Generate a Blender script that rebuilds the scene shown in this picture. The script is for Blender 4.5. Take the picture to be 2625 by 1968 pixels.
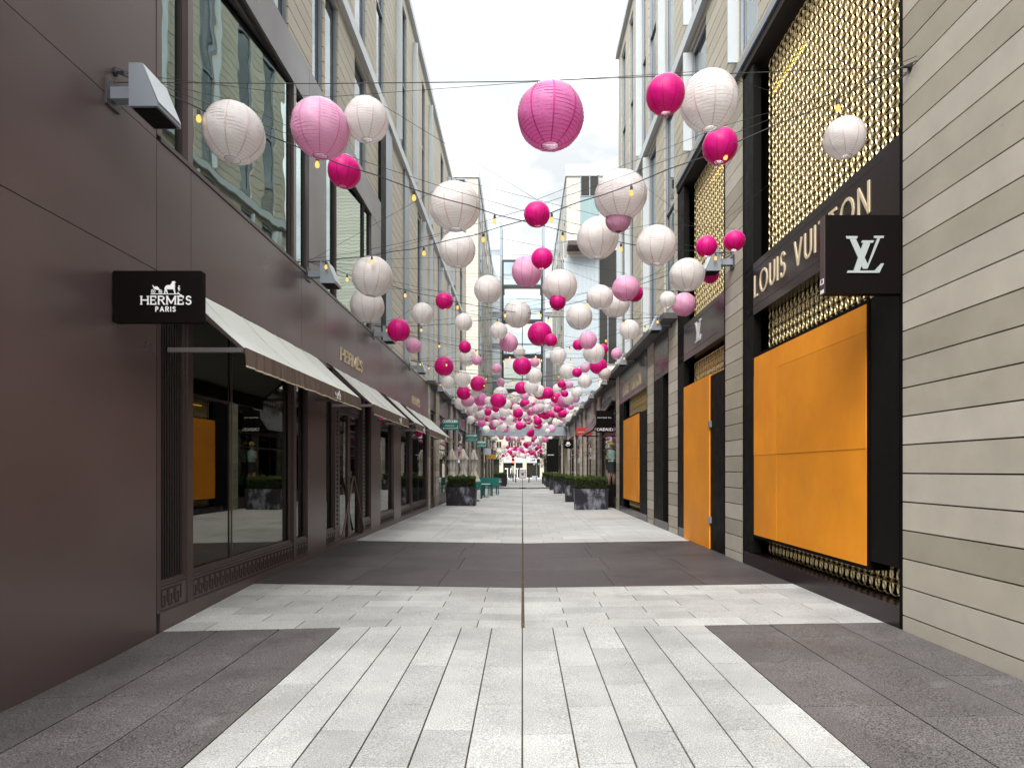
import bpy, math, random
from mathutils import Vector
for o in list(bpy.data.objects): bpy.data.objects.remove(o)
sc = bpy.context.scene; col = sc.collection
RD = math.radians; rng = random.Random(11)
# ------------------------------------------------------------------ camera
H = 1.55; F = 1600.0; VX = 1339.0; VY = 1204.0      # eye height, focal length and vanishing point in photo pixels
cam = bpy.data.objects.new('camera', bpy.data.cameras.new('camera')); col.objects.link(cam)
cam.location = (0, 0, H); cam.rotation_euler = (RD(90), 0, 0)
cam.data.sensor_width = 36; cam.data.lens = 36 * F / 2625
cam.data.shift_x = -(VX - 1312.5) / 2625; cam.data.shift_y = (VY - 984) / 2625
cam.data.clip_start = 0.05; cam.data.clip_end = 2000
sc.camera = cam
# ------------------------------------------------------------------ sky: closed bright overcast
w = bpy.data.worlds.new('World'); sc.world = w; w.use_nodes = True
nt = w.node_tree; nt.nodes.clear(); N = nt.nodes.new; LK = nt.links.new
out = N('ShaderNodeOutputWorld'); bg = N('ShaderNodeBackground'); bg.inputs[1].default_value = 1.0
sky = N('ShaderNodeTexSky'); sky.sky_type = 'NISHITA'; sky.sun_disc = False
SUN_EL, SUN_AZ = 48, 196
sky.sun_elevation = RD(SUN_EL); sky.sun_rotation = RD(SUN_AZ)
sk = N('ShaderNodeVectorMath'); sk.operation = 'SCALE'; sk.inputs['Scale'].default_value = 0.06; LK(sky.outputs[0], sk.inputs[0])
tc = N('ShaderNodeTexCoord'); sep = N('ShaderNodeSeparateXYZ'); LK(tc.outputs['Generated'], sep.inputs[0])
grad = N('ShaderNodeMapRange'); grad.inputs[1].default_value = 0; grad.inputs[2].default_value = 1
grad.inputs[3].default_value = 0.17; grad.inputs[4].default_value = 0.80; LK(sep.outputs[2], grad.inputs[0])
mp = N('ShaderNodeMapping'); mp.inputs['Scale'].default_value = (1, 1, 2.2); LK(tc.outputs['Generated'], mp.inputs[0])
nz = N('ShaderNodeTexNoise'); nz.inputs['Scale'].default_value = 3.1; nz.inputs['Detail'].default_value = 5; nz.inputs['Roughness'].default_value = 0.55
LK(mp.outputs[0], nz.inputs['Vector'])
nr = N('ShaderNodeMapRange'); nr.inputs[1].default_value = 0.36; nr.inputs[2].default_value = 0.64; nr.inputs[3].default_value = 0.50; nr.inputs[4].default_value = 1.15
LK(nz.outputs['Fac'], nr.inputs[0])
mul = N('ShaderNodeMath'); mul.operation = 'MULTIPLY'; LK(grad.outputs[0], mul.inputs[0]); LK(nr.outputs[0], mul.inputs[1])
cc = N('ShaderNodeVectorMath'); cc.operation = 'SCALE'; cc.inputs[0].default_value = (0.965, 1.0, 1.005); LK(mul.outputs[0], cc.inputs['Scale'])
mx = N('ShaderNodeMix'); mx.data_type = 'RGBA'; mx.inputs[0].default_value = 0.93
LK(sk.outputs[0], mx.inputs[6]); LK(cc.outputs[0], mx.inputs[7]); LK(mx.outputs[2], bg.inputs[0]); LK(bg.outputs[0], out.inputs[0])
# ------------------------------------------------------------------ sun behind cloud
sl = bpy.data.lights.new('sun', 'SUN'); sl.energy = 1.5; sl.angle = RD(40); sl.color = (1.0, 0.975, 0.94)
so = bpy.data.objects.new('sun', sl); col.objects.link(so)
so.rotation_euler = (RD(90 - SUN_EL), 0, RD(180 - SUN_AZ))
sc.view_settings.view_transform = 'Standard'; sc.view_settings.look = 'None'
sc.view_settings.exposure = 2.1; sc.view_settings.gamma = 1.0; sc.view_settings.use_curve_mapping = False
sc.render.engine = 'CYCLES'
WL, WR = 3.54, 3.56

# ================================================================== helpers
class MB:
    def __init__(s): s.v = []; s.f = []; s.t = []; s.m = []
    def add(s, vs, fs, t=0.5, m=0):
        b = len(s.v); s.v += [tuple(p) for p in vs]; s.f += [tuple(b + i for i in q) for q in fs]
        s.t += [t] * len(fs); s.m += [m] * len(fs)
    def box(s, x0, x1, y0, y1, z0, z1, t=0.5, m=0):
        x0, x1 = min(x0, x1), max(x0, x1); y0, y1 = min(y0, y1), max(y0, y1); z0, z1 = min(z0, z1), max(z0, z1)
        s.add([(x0,y0,z0),(x1,y0,z0),(x1,y1,z0),(x0,y1,z0),(x0,y0,z1),(x1,y0,z1),(x1,y1,z1),(x0,y1,z1)],
              [(0,3,2,1),(4,5,6,7),(0,1,5,4),(1,2,6,5),(2,3,7,6),(3,0,4,7)], t, m)
    def prism(s, poly, ext, t=0.5, m=0):           # poly: 3D points, ext: vector
        n = len(poly); e = Vector(ext); P = [Vector(p) for p in poly]
        s.add(P + [p + e for p in P], [tuple(range(n)), tuple(range(2*n-1, n-1, -1))] +
              [((i+1) % n, i, n+i, n+(i+1) % n) for i in range(n)], t, m)
    def tube(s, pts, r, n=6, t=0.5, r1=None, cap=True, m=0):
        P = [Vector(p) for p in pts]; k = len(P); vs = []
        for i, p in enumerate(P):
            d = (P[min(i+1, k-1)] - P[max(i-1, 0)]).normalized()
            a = d.cross(Vector((0,0,1)) if abs(d.z) < .9 else Vector((1,0,0))).normalized(); b = d.cross(a)
            rr = r if r1 is None else r + (r1 - r) * i / (k - 1)
            vs += [p + (a*math.cos(2*math.pi*j/n) + b*math.sin(2*math.pi*j/n))*rr for j in range(n)]
        fs = [(i*n+j, i*n+(j+1) % n, (i+1)*n+(j+1) % n, (i+1)*n+j) for i in range(k-1) for j in range(n)]
        if cap: fs += [tuple(range(n-1, -1, -1)), tuple(range((k-1)*n, k*n))]
        s.add(vs, fs, t, m)
    def lathe(s, prof, n=16, c=(0,0,0), mod=None, cap=False, m=0):   # prof: (r, z)
        vs = []
        for i, (r, z) in enumerate(prof):
            for j in range(n):
                a = 2*math.pi*j/n; rr = r if mod is None else r*mod(a, i)
                vs.append((c[0]+rr*math.cos(a), c[1]+rr*math.sin(a), c[2]+z))
        k = len(prof)
        fs = [(i*n+j, i*n+(j+1) % n, (i+1)*n+(j+1) % n, (i+1)*n+j) for i in range(k-1) for j in range(n)]
        if cap: fs += [tuple(range(n-1, -1, -1)), tuple(range((k-1)*n, k*n))]
        s.add(vs, fs, 0.5, m)
    def mesh(s, name, mats, smooth=False, off=(0,0,0)):
        me = bpy.data.meshes.new(name)
        me.from_pydata([(p[0]-off[0], p[1]-off[1], p[2]-off[2]) for p in s.v], [], s.f)
        if not isinstance(mats, (list, tuple)): mats = [mats]
        for k in mats: me.materials.append(k)
        a = me.attributes.new('tint', 'FLOAT', 'FACE'); a.data.foreach_set('value', s.t)
        if len(mats) > 1: me.polygons.foreach_set('material_index', s.m)
        if smooth: me.polygons.foreach_set('use_smooth', [True]*len(me.polygons))
        me.update(); return me
    def build(s, name, mats, parent=None, smooth=False):
        off = root_loc(parent)
        o = bpy.data.objects.new(name, s.mesh(name, mats, smooth, off)); col.objects.link(o)
        if parent: o.parent = parent
        return o
def root_loc(p):
    if p is None: return (0, 0, 0)
    while p.parent: p = p.parent
    return tuple(p.location)
def obj(name, me, parent=None, loc=(0,0,0), scale=(1,1,1), rot=(0,0,0)):   # loc in world, parent = root or part at origin
    o = bpy.data.objects.new(name, me); col.objects.link(o); r = root_loc(parent)
    o.location = (loc[0]-r[0], loc[1]-r[1], loc[2]-r[2]); o.scale = scale; o.rotation_euler = rot
    if parent: o.parent = parent
    return o
def tag(o, label, cat, group=None):
    o['label'] = label; o['category'] = cat
    if group: o['group'] = group
    return o
def thing(name, label, cat, loc=(0,0,0), group=None):
    o = bpy.data.objects.new(name, None); col.objects.link(o); o.location = loc; o.empty_display_size = .2
    return tag(o, label, cat, group)
def part(name, m, parent, *boxes, join=False):
    first = None
    if join:
        b = MB()
        for q in boxes: b.box(*q)
        return b.build(name, m, parent)
    for q in boxes:                                       # separate pieces stay separate parts
        b = MB(); b.box(*q); o = b.build(name, m, parent); first = first or o
    return first
UNIT = {}
def unit(m):                                              # shared unit cube per material, edges slightly eased
    if m.name not in UNIT:
        b = MB(); b.box(-.5,.5,-.5,.5,-.5,.5); UNIT[m.name] = b.mesh('piece', m)
    return UNIT[m.name]
def piece(name, m, parent, x0, x1, y0, y1, z0, z1):
    return obj(name, unit(m), parent, ((x0+x1)/2, (y0+y1)/2, (z0+z1)/2), (abs(x1-x0), abs(y1-y0), abs(z1-z0)))
# ------------------------------------------------------------------ materials
def nodes(name):
    m = bpy.data.materials.new(name); m.use_nodes = True; t = m.node_tree
    return m, t, t.nodes['Principled BSDF'], t.nodes.new, t.links.new
def mat(name, c, rough=.6, metal=0., var=.0, vs=3., spec=.5, bump=0., bs=60., rnd=0., tint=0., st=(1,1,1), speck=0., sps=220., var2=None, coat=0., spots=0., c_alt=None):
    m, t, P, N, L = nodes(name)
    P.inputs['Base Color'].default_value = (*c, 1); P.inputs['Roughness'].default_value = rough; P.inputs['Metallic'].default_value = metal
    P.inputs['Specular IOR Level'].default_value = spec
    if coat: P.inputs['Coat Weight'].default_value = coat; P.inputs['Coat Roughness'].default_value = .15
    g = N('ShaderNodeNewGeometry'); mp = N('ShaderNodeMapping'); mp.inputs['Scale'].default_value = st; L(g.outputs['Position'], mp.inputs[0])
    fac = None
    def mulf(o, lo, hi, a=.25, b=.75):
        nonlocal fac
        r = N('ShaderNodeMapRange'); r.inputs[1].default_value = a; r.inputs[2].default_value = b; r.inputs[3].default_value = lo; r.inputs[4].default_value = hi
        L(o, r.inputs[0])
        if fac is None: fac = r.outputs[0]
        else:
            q = N('ShaderNodeMath'); q.operation = 'MULTIPLY'; L(fac, q.inputs[0]); L(r.outputs[0], q.inputs[1]); fac = q.outputs[0]
    if var:
        n = N('ShaderNodeTexNoise'); n.inputs['Scale'].default_value = vs; n.inputs['Detail'].default_value = 6; n.inputs['Roughness'].default_value = .6
        L(mp.outputs[0], n.inputs['Vector']); mulf(n.outputs['Fac'], 1-var, 1+var)
        rr = N('ShaderNodeMapRange'); rr.inputs[1].default_value = .25; rr.inputs[2].default_value = .75
        rr.inputs[3].default_value = max(.02, rough*.82); rr.inputs[4].default_value = min(1, rough*1.18)
        L(n.outputs['Fac'], rr.inputs[0]); L(rr.outputs[0], P.inputs['Roughness'])
    if speck:
        n = N('ShaderNodeTexNoise'); n.inputs['Scale'].default_value = sps; n.inputs['Detail'].default_value = 2
        L(g.outputs['Position'], n.inputs['Vector']); mulf(n.outputs['Fac'], 1-speck, 1+speck, .35, .65)
    if rnd:
        oi = N('ShaderNodeObjectInfo'); mulf(oi.outputs['Random'], 1-rnd, 1+rnd, 0, 1)
    if tint:
        at = N('ShaderNodeAttribute'); at.attribute_name = 'tint'; mulf(at.outputs['Fac'], 1-tint, 1+tint, 0, 1)
    if spots:                                             # trodden-in gum and drips
        vo = N('ShaderNodeTexVoronoi'); vo.inputs['Scale'].default_value = 3.1; L(g.outputs['Position'], vo.inputs['Vector']); mulf(vo.outputs['Distance'], 1-spots, 1., .035, .06)
        n = N('ShaderNodeTexNoise'); n.inputs['Scale'].default_value = .55; n.inputs['Detail'].default_value = 7; n.inputs['Roughness'].default_value = .7; L(g.outputs['Position'], n.inputs['Vector']); mulf(n.outputs['Fac'], 1-spots*.75, 1.06, .36, .58)
    if fac is not None:
        v = N('ShaderNodeVectorMath'); v.operation = 'SCALE'; v.inputs[0].default_value = c; L(fac, v.inputs['Scale'])
        if c_alt:
            oi2 = N('ShaderNodeObjectInfo'); wn = N('ShaderNodeTexWhiteNoise'); wn.noise_dimensions = '1D'; L(oi2.outputs['Random'], wn.inputs['W'])
            cx = N('ShaderNodeMix'); cx.data_type = 'RGBA'; L(wn.outputs['Value'], cx.inputs[0]); cx.inputs[6].default_value = (*c, 1); cx.inputs[7].default_value = (*c_alt, 1); L(cx.outputs[2], v.inputs[0])
        src = v.outputs[0]
        if var2:                                          # second colour in noise patches: stains, patina
            c2, sc2, lo, hi, st2 = var2
            mp2 = N('ShaderNodeMapping'); mp2.inputs['Scale'].default_value = st2; L(g.outputs['Position'], mp2.inputs[0])
            n = N('ShaderNodeTexNoise'); n.inputs['Scale'].default_value = sc2; n.inputs['Detail'].default_value = 8; n.inputs['Roughness'].default_value = .65
            L(mp2.outputs[0], n.inputs['Vector'])
            r = N('ShaderNodeMapRange'); r.inputs[1].default_value = lo; r.inputs[2].default_value = hi; L(n.outputs['Fac'], r.inputs[0])
            x = N('ShaderNodeMix'); x.data_type = 'RGBA'; L(r.outputs[0], x.inputs[0]); L(src, x.inputs[6]); x.inputs[7].default_value = (*c2, 1); src = x.outputs[2]
        L(src, P.inputs['Base Color'])
    if bump:
        n = N('ShaderNodeTexNoise'); n.inputs['Scale'].default_value = bs; n.inputs['Detail'].default_value = 4; L(mp.outputs[0], n.inputs['Vector'])
        b = N('ShaderNodeBump'); b.inputs['Strength'].default_value = bump; b.inputs['Distance'].default_value = .01
        L(n.outputs['Fac'], b.inputs['Height']); L(b.outputs[0], P.inputs['Normal'])
    return m
def glass(name, tintc, ior=1.9, base=.0, rough=.008, wob=.0):
    m = bpy.data.materials.new(name); m.use_nodes = True; t = m.node_tree; t.nodes.clear(); N = t.nodes.new; L = t.links.new
    o = N('ShaderNodeOutputMaterial'); fr = N('ShaderNodeFresnel'); fr.inputs[0].default_value = ior
    tr = N('ShaderNodeBsdfTransparent'); tr.inputs[0].default_value = (*tintc, 1)
    gl = N('ShaderNodeBsdfGlossy'); gl.inputs['Roughness'].default_value = rough; gl.inputs[0].default_value = (*[min(1, .55+.45*q) for q in tintc], 1)
    mr = N('ShaderNodeMapRange'); mr.inputs[3].default_value = base; mr.inputs[4].default_value = 1; L(fr.outputs[0], mr.inputs[0])
    ms = N('ShaderNodeMixShader'); L(mr.outputs[0], ms.inputs[0]); L(tr.outputs[0], ms.inputs[1]); L(gl.outputs[0], ms.inputs[2]); L(ms.outputs[0], o.inputs[0])
    if wob:
        g = N('ShaderNodeNewGeometry'); n = N('ShaderNodeTexNoise'); n.inputs['Scale'].default_value = .9; L(g.outputs['Position'], n.inputs['Vector'])
        b = N('ShaderNodeBump'); b.inputs['Strength'].default_value = wob; b.inputs['Distance'].default_value = .02; L(n.outputs['Fac'], b.inputs['Height']); L(b.outputs[0], gl.inputs['Normal'])
    return m
def emit(name, c, s):
    m = bpy.data.materials.new(name); m.use_nodes = True; t = m.node_tree; t.nodes.clear()
    o = t.nodes.new('ShaderNodeOutputMaterial'); e = t.nodes.new('ShaderNodeEmission'); e.inputs[0].default_value = (*c, 1); e.inputs[1].default_value = s
    t.links.new(e.outputs[0], o.inputs[0]); return m
def paper(name, c, tr=.5):
    m = bpy.data.materials.new(name); m.use_nodes = True; t = m.node_tree; t.nodes.clear(); N = t.nodes.new; L = t.links.new
    o = N('ShaderNodeOutputMaterial'); d = N('ShaderNodeBsdfDiffuse'); x = N('ShaderNodeBsdfTranslucent'); ms = N('ShaderNodeMixShader'); ms.inputs[0].default_value = tr
    tc = N('ShaderNodeTexCoord'); n = N('ShaderNodeTexNoise'); n.inputs['Scale'].default_value = 7; n.inputs['Detail'].default_value = 5
    mp = N('ShaderNodeMapping'); mp.inputs['Scale'].default_value = (1, 1, 3); L(tc.outputs['Object'], mp.inputs[0]); L(mp.outputs[0], n.inputs['Vector'])
    r = N('ShaderNodeMapRange'); r.inputs[3].default_value = .9; r.inputs[4].default_value = 1.06; L(n.outputs['Fac'], r.inputs[0])
    v = N('ShaderNodeVectorMath'); v.operation = 'SCALE'; v.inputs[0].default_value = c; L(r.outputs[0], v.inputs['Scale'])
    b = N('ShaderNodeBump'); b.inputs['Strength'].default_value = .25; b.inputs['Distance'].default_value = .02; L(n.outputs['Fac'], b.inputs['Height'])
    for q in (d, x): L(v.outputs[0], q.inputs[0]); L(b.outputs[0], q.inputs['Normal'])
    L(d.outputs[0], ms.inputs[1]); L(x.outputs[0], ms.inputs[2])
    gl = N('ShaderNodeBsdfGlossy'); gl.inputs['Roughness'].default_value = .45; fr = N('ShaderNodeFresnel'); fr.inputs[0].default_value = 1.3
    m2 = N('ShaderNodeMixShader'); L(fr.outputs[0], m2.inputs[0]); L(ms.outputs[0], m2.inputs[1]); L(gl.outputs[0], m2.inputs[2]); L(m2.outputs[0], o.inputs[0])
    return m
M = {}
M['light'] = mat('light_granite', (.305,.305,.296), .75, spots=.22, var=.16, vs=1.3, sps=120, speck=.34, tint=.13, bump=.15, bs=180, var2=((.26,.21,.15), .9, .62, .85, (1,1,1)))
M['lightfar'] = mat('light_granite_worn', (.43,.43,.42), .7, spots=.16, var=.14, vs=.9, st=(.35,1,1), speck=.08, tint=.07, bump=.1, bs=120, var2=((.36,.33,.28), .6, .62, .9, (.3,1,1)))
M['dark'] = mat('dark_granite', (.082,.074,.074), .62, spots=.25, var=.2, vs=1.6, speck=.75, sps=105, tint=.10, bump=.2, bs=160, var2=((.20,.19,.19), 2.2, .6, .95, (1,1,1)))
M['darkmid'] = mat('dark_granite_slab', (.050,.043,.044), .55, spots=.2, var=.2, vs=1.1, speck=.45, sps=110, tint=.10, bump=.15, bs=160, var2=((.08,.073,.073), .8, .55, .9, (.5,1,1)))
M['grout'] = mat('joint_sand', (.055,.042,.026), .95, var=.35, vs=14)
M['asphalt'] = mat('asphalt', (.24,.24,.235), .9, var=.1, vs=.6)
M['earth'] = mat('ground', (.16,.15,.145), .95, var=.1, vs=.2)
M['brown'] = mat('brown_metal_panel', (.097,.067,.065), .32, metal=.12, var=.15, vs=.8, spec=.55, bump=.012, bs=1.2)
M['browndk'] = mat('brown_metal_frame', (.064,.043,.042), .36, metal=.12, var=.08, vs=2, spec=.5)
M['greybrown'] = mat('grey_brown_metal', (.155,.135,.138), .38, metal=.3, var=.06, vs=.8)
M['keydark'] = mat('key_recess', (.022,.016,.015), .6)
M['seam'] = mat('dark_joint', (.018,.015,.014), .8)
M['black'] = mat('black_paint', (.0046,.004,.0036), .6, var=.15, vs=5, spec=.12)
M['signbrown'] = mat('sign_face_brown', (.0042,.0028,.0026), .6, var=.1, vs=4, spec=.06)
M['fasciaR'] = mat('maroon_fascia', (.0125,.0055,.0066), .25, var=.1, vs=1, spec=.42)
M['beige'] = mat('beige_terracotta', (.475,.432,.37), .62, c_alt=(.315,.28,.215), var=.08, vs=3, rnd=.07, spots=.10, speck=.03, sps=400, bump=.03, bs=90)
M['siding'] = mat('cream_siding', (.50,.455,.365), .6, var=.06, vs=2, rnd=.07, tint=.07, bump=.03, bs=60)
M['greymetal'] = mat('blue_grey_metal', (.24,.265,.30), .4, metal=.3, var=.06, vs=1)
M['palemetal'] = mat('pale_metal', (.50,.54,.56), .4, metal=.1, var=.05, vs=1)
M['mezz'] = mat('dark_bronze_panel', (.045,.033,.035), .28, metal=.2, var=.12, vs=1)
M['bridge'] = mat('grey_bridge_cladding', (.20,.22,.245), .45, metal=.2, var=.06, vs=1)
M['ledge'] = mat('dark_grey_ledge', (.075,.073,.075), .45, metal=.3, var=.1, vs=1)
M['orange'] = mat('orange_painted_plywood', (.76,.27,.012), .55, var=.10, vs=1.1, tint=.07, spots=.06, bump=.03, bs=30, spec=.3, var2=((.66,.20,.011), .7, .5, .85, (1,1,.5)))
M['gold'] = mat('gold_lattice', (.64,.52,.29), .42, metal=1.)
M['awning'] = mat('pale_canvas', (.58,.60,.555), .85, var=.05, vs=2, st=(1,.3,1), bump=.05, bs=90)
M['awnseam'] = mat('canvas_seam', (.50,.515,.475), .9)
M['valance'] = mat('taupe_canvas', (.135,.098,.076), .9, var=.5, vs=24, st=(1,1.6,.06), bump=.1, bs=60)
M['trim'] = mat('cream_trim', (.55,.48,.33), .8, var=.1, vs=20)
M['whitepaint'] = mat('white_lettering', (.82,.82,.82), .5)
M['cream'] = mat('cream_lettering', (.66,.54,.36), .4)
M['silver'] = mat('silver_logo', (.30,.33,.335), .4)
M['teal'] = mat('teal_paint', (.008,.17,.14), .45, var=.08, vs=6)
M['tealdk'] = mat('teal_frame', (.008,.09,.075), .45, var=.08, vs=6)
M['red'] = mat('red_sign', (.40,.018,.012), .5)
M['yellow'] = mat('ochre_sign', (.50,.26,.04), .5, var=.1, vs=5)
M['lead'] = mat('leaded_planter', (.022,.020,.028), .5, metal=.35, var=.3, vs=4, var2=((.50,.53,.62), 2.6, .52, .78, (1,1,.5)))
M['canvas'] = mat('umbrella_canvas', (.60,.57,.50), .9, var=.12, vs=9)
M['wood'] = mat('wood', (.20,.13,.07), .6, var=.3, vs=6, st=(1,1,.1))
M['bark'] = mat('bark', (.07,.05,.04), .9, var=.3, vs=12)
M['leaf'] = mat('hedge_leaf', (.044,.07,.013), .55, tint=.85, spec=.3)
M['leafdk'] = mat('tree_leaf', (.022,.038,.012), .6, tint=.5, spec=.2)
M['rubber'] = mat('black_rubber', (.012,.012,.012), .8)
M['ribbed'] = mat('ribbed_blue_grey', (.40,.455,.49), .42, metal=.2, var=.05, vs=1)
M['steelblack'] = mat('black_steel', (.018,.018,.02), .45, spec=.4)
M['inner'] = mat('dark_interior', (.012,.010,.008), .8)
M['innerwarm'] = mat('dim_shop_floor', (.05,.045,.035), .5)
M['redgoods'] = mat('red_display', (.55,.03,.012), .5, var=.2, vs=5)
M['skin'] = mat('mannequin_skin', (.35,.22,.16), .5)
M['tealcloth'] = mat('pale_teal_cloth', (.30,.45,.42), .8)
M['yellowcloth'] = mat('yellow_cloth', (.60,.48,.12), .8)
M['darkcloth'] = mat('dark_cloth', (.02,.02,.025), .8)
M['concrete'] = mat('pale_limestone', (.40,.37,.30), .75, var=.08, vs=.5)
M['socket'] = mat('black_socket', (.01,.01,.01), .5)
M['cable'] = mat('black_cable', (.015,.014,.014), .6)
M['bulb'] = emit('lit_bulb', (1., .56, .14), .36)
M['fil'] = emit('lit_filament', (1., .82, .5), 2.6)
M['ytube'] = emit('yellow_tube', (1., .55, .02), 1.0)
M['redlight'] = emit('red_signal', (1., .08, .04), 2.5)
M['gshop'] = glass('shop_glass', (.66,.66,.48), 1.8, .12)
M['gshop2'] = glass('shop_glass_clear', (.6,.6,.58), 1.7, .06)
M['gcurtain'] = glass('curtain_wall_glass', (.30,.58,.50), 1.8, .40, .01, .25)
M['gwin'] = glass('upper_window_glass', (.40,.50,.52), 1.7, .22, .01, .1)
M['glink'] = glass('link_bridge_glass', (.82,.9,.92), 1.5, .10)
M['pw'] = paper('white_paper', (.95,.91,.895), .55)
M['pp'] = paper('pale_pink_paper', (.90,.50,.70), .5)
M['pm'] = paper('rose_paper', (.86,.26,.58), .6)
M['ph'] = paper('hot_pink_paper', (.80,.010,.27), .45)
M['sw'] = paper('white_seam', (.74,.60,.57), .4); M['sp'] = paper('pale_pink_seam', (.80,.28,.50), .4); M['sm'] = paper('rose_seam', (.62,.06,.30), .4); M['sh'] = paper('hot_pink_seam', (.50,.005,.16), .3)
M['wire'] = mat('white_wire', (.45,.38,.38), .5)
M['wirep'] = mat('pink_wire', (.40,.05,.2), .5)
# horizontally boarded cladding for walls too far off to tell boards apart
def boarded(name, c, step=.265):
    m, t, P, N, L = nodes(name); g = N('ShaderNodeNewGeometry'); s = N('ShaderNodeSeparateXYZ'); L(g.outputs['Position'], s.inputs[0])
    d = N('ShaderNodeMath'); d.operation = 'DIVIDE'; d.inputs[1].default_value = step; L(s.outputs[2], d.inputs[0])
    fr = N('ShaderNodeMath'); fr.operation = 'FRACT'; L(d.outputs[0], fr.inputs[0])
    gt = N('ShaderNodeMath'); gt.operation = 'GREATER_THAN'; gt.inputs[1].default_value = .09; L(fr.outputs[0], gt.inputs[0])
    fl = N('ShaderNodeMath'); fl.operation = 'FLOOR'; L(d.outputs[0], fl.inputs[0])
    wn = N('ShaderNodeTexWhiteNoise'); wn.noise_dimensions = '1D'; L(fl.outputs[0], wn.inputs['W'])
    mr = N('ShaderNodeMapRange'); mr.inputs[3].default_value = .9; mr.inputs[4].default_value = 1.08; L(wn.outputs['Value'], mr.inputs[0])
    v = N('ShaderNodeVectorMath'); v.operation = 'SCALE'; v.inputs[0].default_value = c; L(mr.outputs[0], v.inputs['Scale'])
    x = N('ShaderNodeMix'); x.data_type = 'RGBA'; L(gt.outputs[0], x.inputs[0]); x.inputs[6].default_value = (.10,.09,.075,1); L(v.outputs[0], x.inputs[7])
    L(x.outputs[2], P.inputs['Base Color']); P.inputs['Roughness'].default_value = .65; return m
M['boards'] = boarded('far_cream_boards', (.52,.49,.42))

def gz(x, y):                                             # alley cross-fall to a centre drain, dip at the near left
    b = .055 * min(1, abs(x) / 3.5)
    if x < 0: b -= .145 * max(0, min(1, (8.2 - y) / 3.3)) * max(0, min(1, (-x - 1.2) / 2.3))
    return b
def bxs(side, d0, d1, y0, y1, z0, z1):                    # box given by depth into the wall (negative = proud)
    return (-WL - d0, -WL - d1, y0, y1, z0, z1) if side < 0 else (WR + d0, WR + d1, y0, y1, z0, z1)

# ================================================================== ground
g = MB(); g.box(-900, 900, -300, 1500, -3, -.30); o = g.build('ground', M['earth']); o['kind'] = 'structure'
g = MB(); xs = [-3.8, -3.54, -3, -2.4, -1.8, -1.2, -.6, 0, .6, 1.2, 1.8, 2.4, 3, 3.56, 3.8]; ys = [-4 + .5*i for i in range(32)] + [12 + 4*i for i in range(17)] + [79]
n = len(xs)
g.add([(x, y, gz(x, y) - .012) for y in ys for x in xs], [(j*n+i, j*n+i+1, (j+1)*n+i+1, (j+1)*n+i) for j in range(len(ys)-1) for i in range(n-1)])
pave = g.build('pavement', M['grout']); pave['kind'] = 'structure'
pav = []
def paver(x0, x1, y0, y1, m, j=.004):
    if y1 - y0 < .02 or x1 - x0 < .02: return
    pav.append((x0 + j, x1 - j, y0 + j, y1 - j, m))
EDGE = 1.785; SW = EDGE / 6
for i in range(12):                                       # near light strips running with the alley
    x0 = -EDGE + i*SW; k = i if i < 6 else i - 5
    odd = (i in (1, 3, 5)) if i < 6 else (i % 2 == 1)
    js = [5.80, 4.95, 4.10, 3.25, 2.4, 1.5, .6, -.3, -1.2] if odd else [5.37, 4.52, 3.67, 2.8, 1.9, 1.0, .1, -.8]
    js = [q + .04*rng.uniform(-1, 1) for q in js]; e = [6.13] + js + [-2.5]
    for a, b in zip(e, e[1:]): paver(x0, x0 + SW, b, a, 'light', .005)
for xs_, off in (([-3.54, -2.98, -2.38, -EDGE], [5.4, 5.37, 5.87]), ([EDGE, 2.42, 3.07, 3.56], [5.86, 5.67, 5.48])):
    for (a, b), o0 in zip(zip(xs_, xs_[1:]), off):
        e = [6.13] + [o0 - .92*q for q in range(10) if o0 - .92*q > -2.3] + [-2.5]
        for p, q in zip(e, e[1:]): paver(a, b, q, p, 'dark', .0055)
RW = (8.21 - 6.13) / 7
for r in range(7):                                        # light cross band
    o0 = .447 if r % 2 == 0 else 0.
    e = sorted(set([-3.54, -.006, .018, 3.56] + [round(o0 + .894*q, 3) for q in range(-5, 5) if -3.4 < o0 + .894*q < 3.45 and abs(o0 + .894*q) > .05]))
    for a, b in zip(e, e[1:]):
        if a == -.006: continue
        paver(a, b, 6.13 + r*RW, 6.13 + (r+1)*RW, 'light', .0045)
rows = [8.21, 9.62, 10.94, 12.27, 13.2]
for r in range(4):                                        # dark cross band
    s = .12 if r % 2 else 0
    e = [-3.54, -2.3 + s, -1.12 + s, -.006, .018, 1.22 + s, 2.42 + s, 3.56]
    for a, b in zip(e, e[1:]):
        if a != -.006: paver(a, b, rows[r], rows[r+1], 'darkmid', .003)
y = 13.2; r = 0
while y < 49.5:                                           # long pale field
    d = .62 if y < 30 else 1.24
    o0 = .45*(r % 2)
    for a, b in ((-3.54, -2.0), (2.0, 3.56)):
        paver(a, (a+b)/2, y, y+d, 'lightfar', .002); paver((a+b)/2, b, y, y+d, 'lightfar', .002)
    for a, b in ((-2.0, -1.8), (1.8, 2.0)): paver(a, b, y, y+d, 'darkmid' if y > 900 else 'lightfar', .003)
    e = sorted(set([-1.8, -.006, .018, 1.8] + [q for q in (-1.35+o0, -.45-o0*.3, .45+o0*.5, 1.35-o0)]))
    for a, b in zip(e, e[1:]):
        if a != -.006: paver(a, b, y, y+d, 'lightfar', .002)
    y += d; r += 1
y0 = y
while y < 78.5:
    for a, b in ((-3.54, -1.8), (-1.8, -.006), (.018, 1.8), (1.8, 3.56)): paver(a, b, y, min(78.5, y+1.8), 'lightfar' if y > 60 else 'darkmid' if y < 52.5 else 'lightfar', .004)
    y += 1.8
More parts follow.
